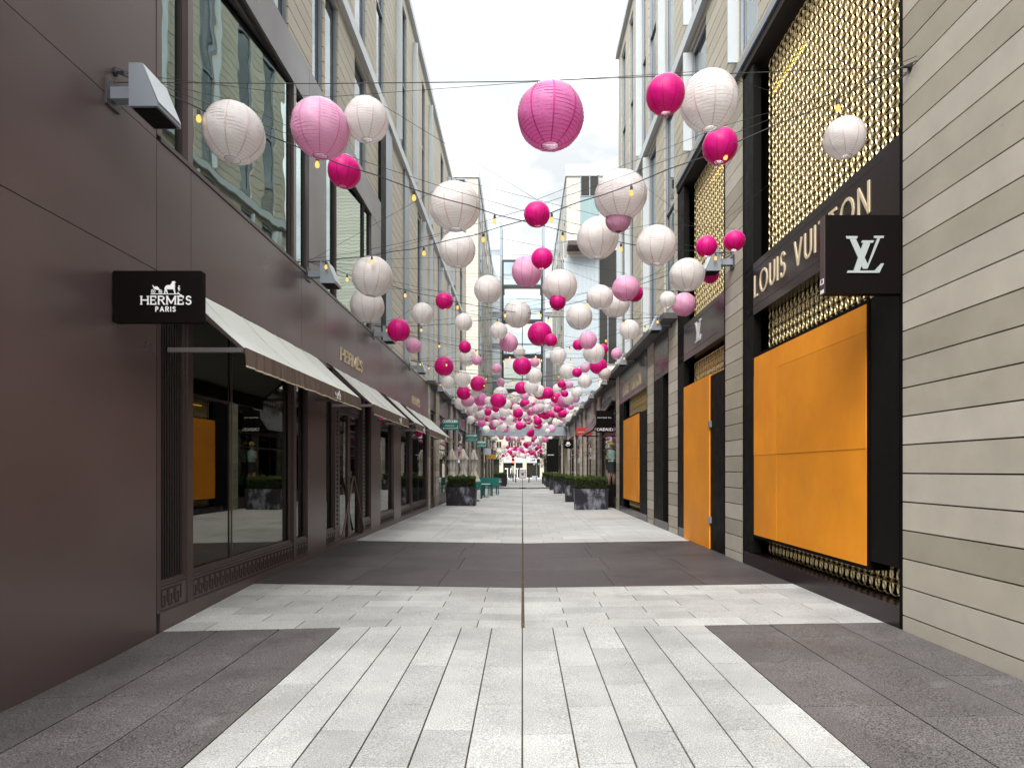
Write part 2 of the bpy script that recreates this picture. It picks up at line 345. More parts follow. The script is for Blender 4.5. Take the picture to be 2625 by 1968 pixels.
def psz(p):                                               # how large it shows in the photograph
    yy = max(3.2, (p[2]+p[3])/2); return (p[1]-p[0])*(p[3]-p[2])/yy**3 * (1 if p[3] > 3.2 else .001)
pav.sort(key=psz, reverse=True)
rest = {}
for k, (x0, x1, y0, y1, m) in enumerate(pav):
    b = MB() if k < 300 else rest.setdefault(m, MB())
    dz = rng.uniform(-.0012, .0012); c = .0015; t = rng.random(); t = t*t if rng.random() < .3 else t
    P = [(x0,y0),(x1,y0),(x1,y1),(x0,y1)]; Q = [(x0+c,y0+c),(x1-c,y0+c),(x1-c,y1-c),(x0+c,y1-c)]
    V = [(p[0],p[1],gz(*p)-.02) for p in P] + [(p[0],p[1],gz(*p)+dz-.001) for p in P] + [(p[0],p[1],gz(*p)+dz) for p in Q]
    b.add(V, [(8,9,10,11)] + [(4+i,4+(i+1)%4,8+(i+1)%4,8+i) for i in range(4)] + [(i,(i+1)%4,4+(i+1)%4,4+i) for i in range(4)], t)
    if k < 300: b.build('paver', M[m], pave)
for m, b in rest.items():
    o = b.build('distant_pavers', M[m], pave); o['kind'] = 'stuff'
g = MB()
for q in range(74): g.box(-.002, .014, 6.13+q*.98, 6.13+q*.98+.965, -.010, -.004)
g.build('drain_slot', mat('drain_silt', (.055,.035,.015), .9, var=.6, vs=25, var2=((.30,.20,.06), 18, .56, .64, (1,1,1))), pave)
for q in (17.3, 21.2):
    for s in (-.17, .2): part('drain_stud', M['black'], pave, (s-.02, s+.02, q-.02, q+.02, .0, .006))
g = MB(); g.box(-60, 60, 79, 112, -.10, -.02); o = g.build('road', M['asphalt']); o['kind'] = 'structure'
g = MB(); g.box(-60, 60, 108, 122, -.02, .10); o = g.build('sidewalk', M['lightfar']); o['kind'] = 'structure'
g = MB(); g.box(-9, -3.85, -4, 79, -.25, .04); g.box(3.85, 9, -4, 79, -.25, .04); o = g.build('shop_floor', M['innerwarm']); o['kind'] = 'structure'

# ================================================================== lettering
def arc(cx, cy, rx, ry, a0, a1, n=8): return [(cx+rx*math.cos(RD(a0+(a1-a0)*i/n)), cy+ry*math.sin(RD(a0+(a1-a0)*i/n))) for i in range(n+1)]
GL = {'H': (.72, [[(0,0),(0,1)],[(.72,0),(.72,1)],[(0,.52),(.72,.52)]]), 'E': (.52, [[(.52,1),(0,1),(0,0),(.52,0)],[(0,.53),(.4,.53)]]),
 'R': (.58, [[(0,0),(0,1),(.3,1)]+arc(.3,.76,.26,.24,90,-90)+[(0,.52)],[(.28,.52),(.6,0)]]), 'M': (.9, [[(0,0),(0,1),(.45,.12),(.9,1),(.9,0)]]),
 'S': (.52, [arc(.27,.75,.22,.25,25,255,10)+arc(.25,.26,.25,.27,80,-155,10)]), 'P': (.52, [[(0,0),(0,1),(.26,1)]+arc(.26,.74,.26,.26,90,-90)+[(0,.48)]]),
 'A': (.76, [[(0,0),(.38,1),(.76,0)],[(.14,.34),(.62,.34)]]), 'I': (.0, [[(0,0),(0,1)]]), 'L': (.44, [[(0,1),(0,0),(.44,0)]]),
 'O': (.98, [arc(.49,.5,.49,.5,90,450,20)]), 'U': (.6, [[(0,1),(0,.3)]+arc(.3,.3,.3,.3,180,360)+[(.6,1)]]), 'V': (.72, [[(0,1),(.36,0),(.72,1)]]),
 'T': (.56, [[(0,1),(.56,1)],[(.28,1),(.28,0)]]), 'N': (.72, [[(0,0),(0,1),(.72,0),(.72,1)]]), 'C': (.8, [arc(.49,.5,.49,.5,45,315,14)]),
 'D': (.7, [[(0,0),(0,1),(.2,1)]+arc(.2,.5,.5,.5,90,-90,10)+[(0,0)]]), 'B': (.5, [[(0,0),(0,1),(.24,1)]+arc(.24,.76,.24,.24,90,-90)+[(0,.52)],[(.24,.52)]+arc(.24,.26,.27,.26,90,-90)+[(0,0)]]),
 'Q': (.98, [arc(.49,.5,.49,.5,90,450,18),[(.6,.3),(.95,0)]]), ' ': (.35, []), ':': (.0, [[(0,.62),(0,.78)],[(0,.0),(0,.2)]]), 'Z': (.55, [[(0,1),(.55,1),(0,0),(.55,0)]])}
def text(b, s, o, u, n, h, sw, gap=.22, dep=.02, width=None, serif=0., sink=None):
    o, u, n = Vector(o), Vector(u), Vector(n); v = Vector((0,0,1)); x = 0; L = []
    for ch in s:
        ac = ch == '`'
        if ac: continue
        wd, st = GL['E' if ch == 'È' else ch]; L.append((x, st, ch, wd)); x += wd + gap + sw/h*.5
    cnt = [0]; tot = x - gap; sx = 1. if width is None else width / (tot*h)
    for x0, st, ch, wd in L:
        if sink: b = MB()
        def seg(p, q, w_):
            P = Vector(((x0+p[0])*h*sx, p[1]*h)); Q = Vector(((x0+q[0])*h*sx, q[1]*h)); d = Q - P
            if d.length < 1e-6: return
            d.normalize(); m_ = Vector((-d.y, d.x))*w_/2; P -= d*w_*.35; Q += d*w_*.35
            cnt[0] += 1; b.prism([o + u*c.x + v*c.y for c in (P-m_, Q-m_, Q+m_, P+m_)], n*(dep + .0003*(cnt[0] % 9)))
        for pl in st:
            for p, q in zip(pl, pl[1:]): seg(p, q, sw)
            if serif:
                for e in {pl[0], pl[-1]} | {p for p in pl if p[1] in (0, 1)}:
                    if e[1] in (0, 1) and ch in 'HRMIPÈE' and (e[0] < .05 or ch in 'HMR'): seg((e[0]-serif, e[1]), (e[0]+serif, e[1]), sw*.8)
        if ch in 'ÈE' and serif: seg((wd, 0), (wd, .24), sw*.8); seg((wd, 1), (wd, .78), sw*.8)
        if ch == 'È': seg((.16, 1.22), (.34, 1.14), sw*.7)
        if sink and b.f: b.build('letter', *sink)
    return tot*h*sx
def poly(b, pts, o, u, n, sc_, dep=.01):
    o, u, n = Vector(o), Vector(u), Vector(n); b.prism([o + u*p[0]*sc_ + Vector((0,0,1))*p[1]*sc_ for p in pts], n*dep)
def monogram(b, o, u, n, size, dep=.02):
    q = lambda *pp: [((x-455)/680., (1105-y)/680.) for x, y in pp]
    for k, P in enumerate((q((525,500),(635,500),(850,955),(840,1030),(760,1030)), q((1015,490),(1068,490),(842,1030),(846,950)), q((455,450),(668,450),(650,500),(470,497)),
              q((955,445),(1135,445),(1125,487),(960,487)), q((765,570),(892,570),(700,1070),(595,1060)), q((745,528),(957,528),(935,572),(733,572)),
              q((492,1065),(975,1065),(1050,1105),(475,1105)), q((1085,938),(1132,938),(1050,1105),(965,1065)))):
        poly(b, P, o, u, n, size, dep + .0006*k)
def carriage(b, o, u, n, wd, dep=.006, wheels=True):     # horse, carriage and groom, width wd
    q = lambda *pp: [((x-150)/1550., (510-y)/1550.) for x, y in pp]
    ps = [q((150,470),(1690,470),(1690,505),(150,505)), q((285,110),(490,85),(560,150),(620,250),(740,265),(650,310),(560,270),(420,260),(320,200)), q((240,30),(290,30),(300,110),(270,110)),
          q((885,190),(960,60),(1060,20),(1180,20),(1260,-60),(1290,-170),(1400,-190),(1490,-120),(1420,-90),(1440,110),(1400,220),(1250,240),(1140,240),(1010,230),(900,250)),
          q((900,240),(1000,240),(1060,470),(1020,470),(960,300),(910,470),(860,470)), q((1340,220),(1430,200),(1440,360),(1480,470),(1420,470)),
          q((1640,40),(1700,60),(1680,110),(1630,100)), q((1590,160),(1660,120),(1700,200),(1670,330),(1640,330),(1620,240)), q((1600,390),(1690,490),(1560,480))]
    for k, P in enumerate(ps): poly(b, P, o, u, n, wd, dep + .0004*k)
    if wheels:
        for cx, cy, r in ((280,350,115), (660,370,95)):
            a = [(cx+r*math.cos(i*.5236), cy+r*math.sin(i*.5236)) for i in range(13)]; c_ = [(cx+(r-22)*math.cos(i*.5236), cy+(r-22)*math.sin(i*.5236)) for i in range(13)]
            for i in range(12): poly(b, q(a[i], a[i+1], c_[i+1], c_[i]), o, u, n, wd, dep)
            poly(b, q((cx-35,cy-35),(cx+35,cy-35),(cx+35,cy+35),(cx-35,cy+35)), o, u, n, wd, dep)

# ================================================================== window / facade makers
def window(parent, side, y0, y1, z0, z1, d=.0, fw=.05, fm='browndk', gm='gshop', rec=.05, bars=(), hb=(), name='window', skew=0.):
    b = MB(); dp = .045
    b.box(*bxs(side, d, d+dp, y0, y0+fw, z0, z1)); b.box(*bxs(side, d, d+dp, y1-fw, y1, z0, z1))
    b.box(*bxs(side, d+.002, d+dp, y0+fw, y1-fw, z0, z0+fw)); b.box(*bxs(side, d+.002, d+dp, y0+fw, y1-fw, z1-fw, z1))
    for q in bars: b.box(*bxs(side, d+dp-.012, d+dp+.006, q-.006, q+.006, z0+fw, z1-fw))
    for q in hb: b.box(*bxs(side, d+.006, d+dp, y0+fw, y1-fw, q-.025, q+.025))
    fo = b.build(name, M[fm], parent)
    p = MB(); p.box(*bxs(side, d+rec, d+rec+.01, y0+fw*.5, y1-fw*.5, z0+fw*.5, z1-fw*.5))
    if skew: p.v = [(q[0] + side*skew*(1 if q[1] < (y0+y1)/2 else 0), q[1], q[2]) for q in p.v]
    p.build('pane', M[gm], fo)
    return fo
def facade(parent, side, d, y0, y1, z0, z1, wins, course=.265, zoff=1.518, cap=300, m='siding', dep=.16, gap=.018, ysplit=()):
    """boards between window openings; the largest-showing are objects, the rest one joined part"""
    out_ = []; k0 = math.floor((z0 - zoff)/course); z = zoff + k0*course
    while z < z1:
        a, b = max(z0, z) + gap/2, min(z1, z+course) - gap/2
        if b - a > .03:
            cuts = sorted([(p, q) for p, q, r, s in wins if r < (a+b)/2 < s]); c = y0; segs = []
            for p, q in cuts:
                if p - c > .03: segs.append((c, p))
                c = max(c, q)
            if y1 - c > .03: segs.append((c, y1))
            for p, q in segs:
                e = [p] + [t for t in ysplit if p + .05 < t < q - .05] + [q]
                for s, t in zip(e, e[1:]): out_.append((s+(.003 if s > p else 0), t-(.003 if t < q else 0), a, b))
        z += course
    def vis(q):
        yy = max((q[0]+q[1])/2, .5); yn = max(q[0], 4.3)
        if q[1] < 4.3: return 0
        px = lambda Y: F*WL/Y
        top = VY - (q[2]-H)*F/max(q[0], 4.3)
        return (px(yn) - px(q[1])) * (q[3]-q[2])*F/yy * (1 if top > -150 or yy > 9 else .02)
    out_.sort(key=vis, reverse=True); r = MB()
    for i, (a, b, c, e) in enumerate(out_):
        bx = bxs(side, d, d+dep, a, b, c, e)
        if i < cap: piece('board' if m == 'siding' else 'block', M[m], parent, *bx)
        else: r.box(*bx, t=rng.random())
    if r.f:
        o = r.build('upper_boards' if m == 'siding' else 'upper_blocks', M[m], parent); o['kind'] = 'stuff'
U_L, N_L = (0,1,0), (1,0,0); U_R, N_R = (0,-1,0), (-1,0,0); U_F, N_F = (1,0,0), (0,-1,0)

# ================================================================== LEFT: brown metal shop front
shop = thing('brown_shopfront', 'brown metal-panelled shop front with four pale awnings, left side of the alley', 'shop front', (-WL-.3, 6, 0))
part('core_wall', M['seam'], shop, bxs(-1, .03, .5, 1.2, 6.06, -.2, 8.2), bxs(-1, .03, .3, 6.06, 23.4, 3.5, 4.74), bxs(-1, .25, .5, 6.06, 15.6, 7.55, 8.2))
def panel(y0, y1, z0, z1, m='brown', d=0): piece('wall_panel', M[m], shop, *bxs(-1, d, d+.04, y0+.004, y1-.004, z0+.004, z1-.004))
for a, b in ((1.2, 3.3), (3.3, 6.04)):
    for c, e in ((-.2, 3.48), (3.48, 4.75), (4.75, 8.2)): panel(a, b, c, e)
ys = [6.04, 6.67, 10.0, 11.2, 13.4, 15.6, 17.6, 19.5, 21.4, 23.4]
for a, b in zip(ys, ys[1:]): panel(a, b, 3.48, 4.75)
cap = part('coping', M['browndk'], shop, bxs(-1, -.015, .12, 15.6, 23.4, 4.754, 4.80), bxs(-1, -.012, .2, 6.1, 15.6, 4.754, 4.80))
for a, b in ((10.3, 11.26), (14.6, 15.56), (17.2, 18.2), (23.15, 23.4)): part('pilaster', M['brown'], shop, bxs(-1, -.002, .25, a, b, -.1, 3.478))
part('pilaster', M['browndk'], shop, bxs(-1, -.004, .2, 6.045, 6.10, .15, 3.478))
part('plinth', M['brown'], shop, *[bxs(-1, .0, .3, a, c, -.1, .15) for a, c in ((6.10, 10.3), (11.26, 14.6), (15.56, 17.2), (18.2, 23.15))])
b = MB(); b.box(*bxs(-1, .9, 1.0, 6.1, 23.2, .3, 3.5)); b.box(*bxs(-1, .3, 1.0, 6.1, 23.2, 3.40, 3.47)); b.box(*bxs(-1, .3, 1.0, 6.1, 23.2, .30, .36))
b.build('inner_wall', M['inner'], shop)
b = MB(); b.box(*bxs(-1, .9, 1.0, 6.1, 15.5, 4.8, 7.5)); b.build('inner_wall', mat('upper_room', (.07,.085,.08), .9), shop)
def fret(y0, y1, z0=.175, z1=.40):                        # sill panel with a cut Greek key band
    p = part('sill_panel', M['brown'], shop, bxs(-1, .004, .12, y0, y1, .153, .425)); b = MB(); h = z1 - z0 - .04; s = h*.66; y = y0 + .02; zz = z0 + .02; t = h*.12
    def bar(a, c, e, f): b.box(*bxs(-1, -.001, .003, max(a, y0), min(c, y1), e, f))
    while y + s < y1:
        bar(y, y+s, zz+h-t, zz+h); bar(y, y+t, zz, zz+h-t); bar(y+t, y+s*.62, zz, zz+t); bar(y+s*.62-t, y+s*.62, zz+t, zz+h*.62); bar(y+s*.34, y+s*.62-t, zz+h*.62-t, zz+h*.62)
        bar(y+s*.82, y+s*.82+t, zz+h*.2, zz+h-t)
        y += s
    bar(y0+.01, y1-.01, z0-.012, z0-.002); bar(y0+.01, y1-.01, z1+.0, z1+.012)
    b.build('greek_key', M['keydark'], p)
fret(6.10, 6.59); fret(6.69, 9.65); fret(9.75, 10.3); fret(11.26, 11.8); fret(14.05, 14.6); fret(15.56, 17.2); fret(18.2, 19.9); fret(20.0, 23.15)
part('mullion', M['browndk'], shop, *[bxs(-1, -.012, .16, a, c, .153, 3.476) for a, c in ((6.59, 6.69), (9.65, 9.75), (19.9, 20.0))])
lv = window(shop, -1, 6.10, 6.59, .428, 3.47, .01, .035, 'browndk', 'gshop2', .06); lv['label'] = 'narrow window behind vertical brown slats'
for q in range(9): piece('slat', M['keydark'], lv, *bxs(-1, .030, .040, 6.15+q*.046, 6.15+q*.046+.016, .465, 3.43))
window(shop, -1, 6.69, 9.65, .428, 3.47, .02, .05, 'browndk', 'gshop', .06, bars=(7.73,), name='shop_window')
window(shop, -1, 9.75, 10.3, .428, 3.47, .02, .04, 'browndk', 'gshop2', .06)
window(shop, -1, 11.26, 11.8, .428, 3.47, .02, .04, 'browndk', 'gshop2', .06); window(shop, -1, 14.05, 14.6, .428, 3.47, .02, .04, 'browndk', 'gshop2', .06)
window(shop, -1, 15.56, 17.2, .428, 3.47, .02, .05, 'browndk', 'gshop2', .06); window(shop, -1, 18.2, 19.9, .428, 3.47, .02, .05, 'browndk', 'gshop2', .06); window(shop, -1, 20.0, 23.15, .428, 3.47, .02, .05, 'browndk', 'gshop2', .06, bars=(21.6,))
part('door_surround', M['browndk'], shop, bxs(-1, .0, .2, 11.8, 12.1, .153, 3.476), bxs(-1, .0, .2, 13.85, 14.05, .153, 3.476), bxs(-1, .05, .2, 12.1, 13.85, 2.75, 3.476))
b = MB()
for a in (11.9, 13.92):
    for q in range(26): b.box(*bxs(-1, -.004, .002, a, a+.055, .5+q*.085, .55+q*.085)); b.box(*bxs(-1, -.004, .002, a+.07, a+.1, .5+q*.085, .525+q*.085))
b.build('jamb_ornament', M['black'], shop)
for a, c, s in ((12.1, 12.97, 1), (12.98, 13.85, -1)):
    dr = window(shop, -1, a, c, .10, 2.74, .06, .07, 'browndk', 'gshop2', .03, name='door'); y0, y1 = (a+.05, c-.02) if s > 0 else (c-.05, a+.02)
    b = MB(); b.tube([(-WL+.035, y0, .22), (-WL+.035, y1, 1.42)], .021, 8); b.tube([(-WL+.035, y0+s*.02, .25), (-WL-.07, y0+s*.02, .25)], .012, 6); b.tube([(-WL+.035, y1-s*.03, 1.38), (-WL-.07, y1-s*.03, 1.38)], .012, 6)
    b.build('handle', mat('bronze_pull', (.11,.08,.06), .4, metal=.6), dr)
# upper curtain wall
for a, c, bars in ((6.12, 6.55, ()), (6.70, 9.62, ()), (9.76, 10.25, ()), (11.3, 11.85, ()), (11.9, 14.0, ()), (14.05, 14.55, ())):
    window(shop, -1, a, c, 4.80, 7.53, .03, .035, 'seam', 'gcurtain', .03, name='upper_window', skew=.055*(c-a))
for a, c in ((6.04, 6.12), (6.60, 6.70), (9.66, 9.76), (10.35, 11.26), (11.855, 11.895), (14.62, 15.6)): piece('upper_pilaster', M['greybrown' if c-a > .5 else 'brown'], shop, *bxs(-1, -.005, .3, a, c, 4.80, 7.53))
for a, c in ((6.04, 10.35), (10.35, 15.6)): piece('cornice_panel', M['greybrown'], shop, *bxs(-1, -.01, .3, a+.004, c-.004, 7.535, 8.2))
text(b, 'HERMÈS', (-WL, 12.15, 3.70), U_L, N_L, .22, .030, .22, .02, 1.62, .06, sink=(M['cream'], shop))
text(b, 'HERMÈS', (-WL, 20.0, 3.70), U_L, N_L, .22, .030, .22, .02, 1.5, .06, sink=(M['cream'], shop))
part('display', M['redgoods'], shop, bxs(-1, .45, .7, 6.15, 6.36, .55, 1.62), bxs(-1, .5, .7, 6.18, 6.3, 1.75, 2.5))
# awnings
AX, AZ0, AZ1 = -2.79, 3.475, 2.775
for (y0, y1), lab in zip(((6.25, 10.75), (11.62, 15.25), (16.2, 17.95), (18.85, 24.25)), ('nearest and longest-looking pale canvas awning with taupe valance, beside the horse-carriage blade sign',
        'pale canvas awning with taupe valance, second from the near end of the brown shop', 'narrow pale canvas awning, shortest of the four on the brown shop', 'pale canvas awning at the far end of the brown shop, nearest the teal sign')):
    a = thing('awning', lab, 'awning', (-WL, (y0+y1)/2, AZ0), 'awnings along the brown shop front')
    b = MB(); nn = 14; mm = 5; vs = []
    for i in range(nn+1):
        for j in range(mm+1):
            y = y0 + (y1-y0)*i/nn; s = j/mm; vs.append((-WL+.005 + (AX+WL)*s, y, AZ0 + (AZ1-AZ0)*s - .035*math.sin(math.pi*s)*(1 - .5*math.cos(2*math.pi*i/nn*4)) + .004*math.sin(i*2.1+j)))
    k = mm+1
    b.add(vs + [(p[0], p[1], p[2]-.012) for p in vs], [(i*k+j, (i+1)*k+j, (i+1)*k+j+1, i*k+j+1) for i in range(nn) for j in range(mm)] + [((nn+1)*k+i*k+j, (nn+1)*k+i*k+j+1, (nn+1)*k+(i+1)*k+j+1, (nn+1)*k+(i+1)*k+j) for i in range(nn) for j in range(mm)])
    ca = b.build('canopy', M['awning'], a, True); sm = MB(); q = y0 + .55
    while q < y1 - .2:
        i = (q-y0)/(y1-y0)*nn; sm.tube([(-WL+.01 + (AX+WL)*t/8, q, AZ0 + (AZ1-AZ0)*t/8 - .035*math.sin(math.pi*t/8)*(1 - .5*math.cos(2*math.pi*i/nn*4)) + .003) for t in range(9)], .004, 4); q += 1.05
    o = sm.build('canopy_seams', M['awnseam'], ca); o['kind'] = 'stuff'
    b = MB(); n = int((y1-y0)/.03); top = []; bot = []; ph = rng.random()*6
    for i in range(n+1):
        y = y0 + (y1-y0)*i/n; wv = .010*math.sin(i*.9+ph) + .005*math.sin(i*.37+1.3) + .004*math.sin(i*2.2)
        top.append((AX+.012, y, AZ1+.004)); bot.append((AX+.018+wv, y, AZ1-.19+.003*math.sin(i*.3)))
    b.add(top+bot, [(i, n+1+i, n+2+i, i+1) for i in range(n)]); va = b.build('valance', M['valance'], a, True)
    b = MB(); b.tube([(p[0]+.004, p[1], p[2]) for p in bot[::3]+[bot[-1]]], .009, 5); b.build('trim', M['trim'], va, True)
    part('arm', M['greybrown'], a, *[(-WL, AX, q-.025, q+.025, AZ1-.05, AZ1-.005) for q in (y0-.0, y1-.03)])
    for q in (y0+.02, y1-.02):
        b = MB(); b.prism([(-WL, q-.015, AZ0-.04), (AX, q-.015, AZ1-.006), (AX, q-.015, AZ1-.045), (-WL, q-.015, AZ0-.11)], (0, .03, 0)); b.build('rafter', M['browndk'], a)
    b = MB(); b.box(AX-.03, AX+.008, y0, y1, AZ1-.05, AZ1-.006); b.build('front_bar', M['browndk'], a)
    b = MB(); carriage(b, (AX+.030, (y0+y1)/2+.15*(y1-y0), AZ1-.165), U_L, N_L, .30, .004, False); b.build('emblem', M['whitepaint'], a)
# blade sign with carriage
s = thing('blade_sign', 'dark brown projecting sign with white horse, carriage and HERMÈS PARIS lettering', 'sign', (-WL, 5.35, 3.2))
X0 = (288-VX)*5.375/F; X1 = (519-VX)*5.375/F; Z1 = H+(VY-694)*5.375/F; Z0 = H+(VY-827)*5.375/F
b = MB(); c = .012; yb = 5.375
b.prism([(X0+c,yb,Z0),(X1-c,yb,Z0),(X1,yb,Z0+c),(X1,yb,Z1-c),(X1-c,yb,Z1),(X0+c,yb,Z1),(X0,yb,Z1-c),(X0,yb,Z0+c)], (0,.055,0)); b.build('sign_box', M['signbrown'], s)
part('bracket', M['browndk'], s, (-WL-.01, X0, yb+.01, yb+.045, Z0+.08, Z0+.14), (-WL-.01, X0, yb+.01, yb+.045, Z1-.14, Z1-.08))
px = lambda x: (x-VX)*yb/F
pz = lambda y: H+(VY-y)*yb/F
text(b, 'HERMÈS', (px(363), yb, pz(780)), U_F, N_F, pz(760)-pz(780), .0105, .25, .006, px(492)-px(363), .075, sink=(M['whitepaint'], s))
text(b, 'PARIS', (px(400), yb, pz(798.5)), U_F, N_F, pz(787)-pz(798.5), .0075, .42, .006, px(451)-px(400), sink=(M['whitepaint'], s))
b = MB(); carriage(b, (px(387), yb, pz(755)), U_F, N_F, px(462)-px(387)); b.build('emblem', M['whitepaint'], s)

# ================================================================== LEFT: cream upper building
up = thing('cream_building', 'cream boarded upper storeys with tall grey windows above the brown shop, left side', 'building', (-WL-.5, 20, 4.8))
winL = []
lo = ((21.45, 22.2), (22.35, 23.0), (24.1, 24.7), (24.75, 25.4), (27.4, 28.4), (30.0, 30.8), (32.0, 34.0), (36.0, 37.6))
for a, c in lo: winL.append((a, c, 5.0, 10.4))
for a, c in ((7.3, 8.2), (8.6, 9.6), (10.7, 11.3), (11.4, 12.2), (13.4, 14.4), (15.4, 16.3), (17.9, 19.4), (20.6, 21.2), (22.4, 23.1), (24.1, 25.2), (27.5, 28.5), (30, 30.8), (32, 34), (36, 37.6)): winL.append((a, c, 8.25 if c < 15.6 else 11.0, 10.55 if c < 15.6 else 15.6))
for a, c in ((7.3, 8.2), (8.6, 9.6), (11.4, 12.2), (13.4, 14.4)): winL.append((a, c, 11.0, 15.6))
D2 = .06
facade(up, -1, D2, 15.62, 40, 4.82, 10.62, [q for q in winL if q[2] < 8], cap=170)
facade(up, -1, D2, 6.5, 15.6, 8.22, 10.62, [q for q in winL if 8 < q[2] < 9], cap=50)
facade(up, -1, D2, 6.5, 40, 10.9, 16.0, [q for q in winL if q[2] > 10], cap=80)
part('back_wall', M['seam'], up, bxs(-1, D2+.16, 1.2, 15.62, 40, 4.82, 16.0), bxs(-1, D2+.16, 1.2, 6.5, 15.6, 8.22, 16.0))
part('parapet', M['palemetal'], up, bxs(-1, -.06, .5, 6.5, 40.02, 16.0, 16.25))
part('string_course', M['palemetal'], up, bxs(-1, -.06, .3, 6.5, 40.01, 10.63, 10.88))
for a, c, e, f in winL:
    window(up, -1, a, c, e, f, D2+.03, .07, 'greymetal', 'gwin', .05, hb=(((e+f)/2),) if f-e > 3 else ())
    if rng.random() < .45: piece('window_fin', M['palemetal'], up, *bxs(-1, -.10, .2, a-.05, a-.002, e, f))
for a, c in ((16.22, 17.0), (18.85, 19.55), (26.6, 26.9)): piece('column', M['greymetal'], up, *bxs(-1, .0, .2, a, c, 4.83, 10.62))
part('painted_recess', M['black'], up, bxs(-1, -.004, .5, 15.61, 16.2, 4.83, 10.4))  # solid flush block; the recess's shade is put into its black colour
part('end_wall', M['boards'], up, (-9, -WL-1.2, 39.5, 40, 0, 16))

# ================================================================== RIGHT: terracotta-clad shop
rs = thing('clad_shop', 'beige block-clad shop with dark bays, gold lattice and orange panels, right side', 'shop front', (WR+.3, 12, 0))
def pier(y0, y1, zt, cap, split=()): facade(rs, 1, 0, y0, y1, .0, zt, [], cap=cap, m='beige', dep=.2, gap=.013, ysplit=split)
pier(1.2, 5.84, 8.0, 60, (3.6,)); pier(10.08, 10.95, 8.0, 31); pier(14.3, 15.2, 5.02, 20); pier(16.9, 17.77, 5.02, 20); pier(22.9, 23.7, 5.02, 20)
part('back_wall', M['seam'], rs, bxs(1, .2, .5, 1.2, 5.84, 0, 8), bxs(1, .2, .5, 10.08, 10.95, 0, 8), bxs(1, .2, .5, 14.3, 15.2, 0, 5), bxs(1, .2, .5, 16.9, 17.77, 0, 5), bxs(1, .2, .5, 22.9, 23.7, 0, 5))
part('bay_backing', M['black'], rs, bxs(1, .30, .5, 5.84, 10.08, 0, 7.9), bxs(1, .30, .5, 10.95, 14.3, 0, 7.9), bxs(1, .30, .5, 15.2, 16.9, 0, 5), bxs(1, .30, .5, 17.77, 22.9, 0, 5))
def lattice(y0, y1, z0, z1, name='gold_lattice', s=.125, rr=.0885, seg=14):
    b = MB(); D = WR + .2; w_ = .0095; dep = .013
    ny = int((y1-y0)/s); nz_ = int((z1-z0)/s)
    cs = [(math.cos(2*math.pi*k/seg), math.sin(2*math.pi*k/seg)) for k in range(seg)]
    for i in range(ny):
        for j in range(nz_):
            cy = y0 + s*(i+.5); cz = z0 + s*(j+.5); vs = []; x = D + (.004 if (i+j) % 2 else 0)
            for r, dx in ((rr-w_, dep), (rr, 0), (rr+w_, dep)): vs += [(x+dx, cy+r*c, cz+r*q) for c, q in cs]
            fs = []
            for k in range(seg):
                k2 = (k+1) % seg; fs += [(k, k2, seg+k2, seg+k), (seg+k, seg+k2, 2*seg+k2, 2*seg+k)]
            b.add(vs, fs)
    o = b.build(name, M['gold'], rs); o['kind'] = 'stuff'
def jamb(y0, y1, z1, e=.035):                             # thin dark frame round a bay
    part('bay_frame', M['signbrown'], rs, bxs(1, -.004, .3, y0, y0+e, .06, z1), bxs(1, -.004, .3, y1-e, y1, .06, z1))
def plinth(y0, y1): part('plinth', M['fasciaR'], rs, bxs(1, -.002, .3, y0, y1, -.1, .26))
def fascia(y0, y1, z1=4.72):
    piece('fascia', M['fasciaR'], rs, *bxs(1, .0, .3, y0, y1, 3.93, z1)); part('fascia_line', M['seam'], rs, bxs(1, -.002, .01, y0+.35, y1-.05, 4.055, 4.063), bxs(1, -.002, .01, y0+.3, y1-.05, z1-.105, z1-.097))
def boarding(y0, y1, z0, z1, cols_, rows_, d=-.012):
    ob = part('boarded_opening', M['signbrown'], rs, bxs(1, -.006, .2, y0-.045, y1+.045, z0-.04, z1+.045))
    yy = [y0]+list(cols_)+[y1]; zz = [z0]+list(rows_)+[z1]
    for a, c in zip(yy, yy[1:]):
        for e, f in zip(zz, zz[1:]):
            b = MB(); b.box(*bxs(1, d+rng.uniform(-.004, .003), .0, a+.0012, c-.0012, e+.0012, f-.0012), t=rng.random()); b.build('plywood_sheet', M['orange'], ob)
jamb(5.85, 10.07, 7.85); jamb(10.96, 14.29, 7.85); jamb(15.21, 16.89, 5.0); jamb(17.78, 22.89, 5.0)
plinth(5.885, 10.035); plinth(13.65, 14.25); plinth(15.245, 16.855); plinth(17.815, 22.855)
fascia(5.885, 10.035); fascia(10.995, 14.255); fascia(15.245, 16.855, 5.0); fascia(17.815, 22.855, 5.0)
lattice(6.0, 9.55, 4.75, 7.85); lattice(6.0, 9.55, 3.30, 3.93); lattice(6.0, 9.55, .30, .58)
lattice(11.1, 13.6, 4.75, 7.85); lattice(11.1, 13.6, 3.35, 3.93); lattice(18.0, 21.9, 3.30, 3.93); lattice(18.0, 21.9, .30, .56); lattice(15.3, 15.75, .4, 3.9)
boarding(6.44, 9.56, .56, 3.26, (8.72,), (1.77, 2.98)); boarding(18.94, 21.9, .56, 3.27, (), (1.9,))
ob = part('door_frame', M['black'], rs, bxs(1, -.006, .2, 10.995, 11.79, .06, 3.32), bxs(1, -.006, .2, 13.66, 13.75, .06, 3.36))
b = MB(); b.box(*bxs(1, -.03, .1, 11.80, 13.65, .06, 3.345), t=.4); b.build('boarded_door', M['orange'], ob)
part('hinge', M['greymetal'], ob, *[bxs(1, -.05, -.006, 11.72, 11.79, z, z+.12) for z in (.55, 2.35)])
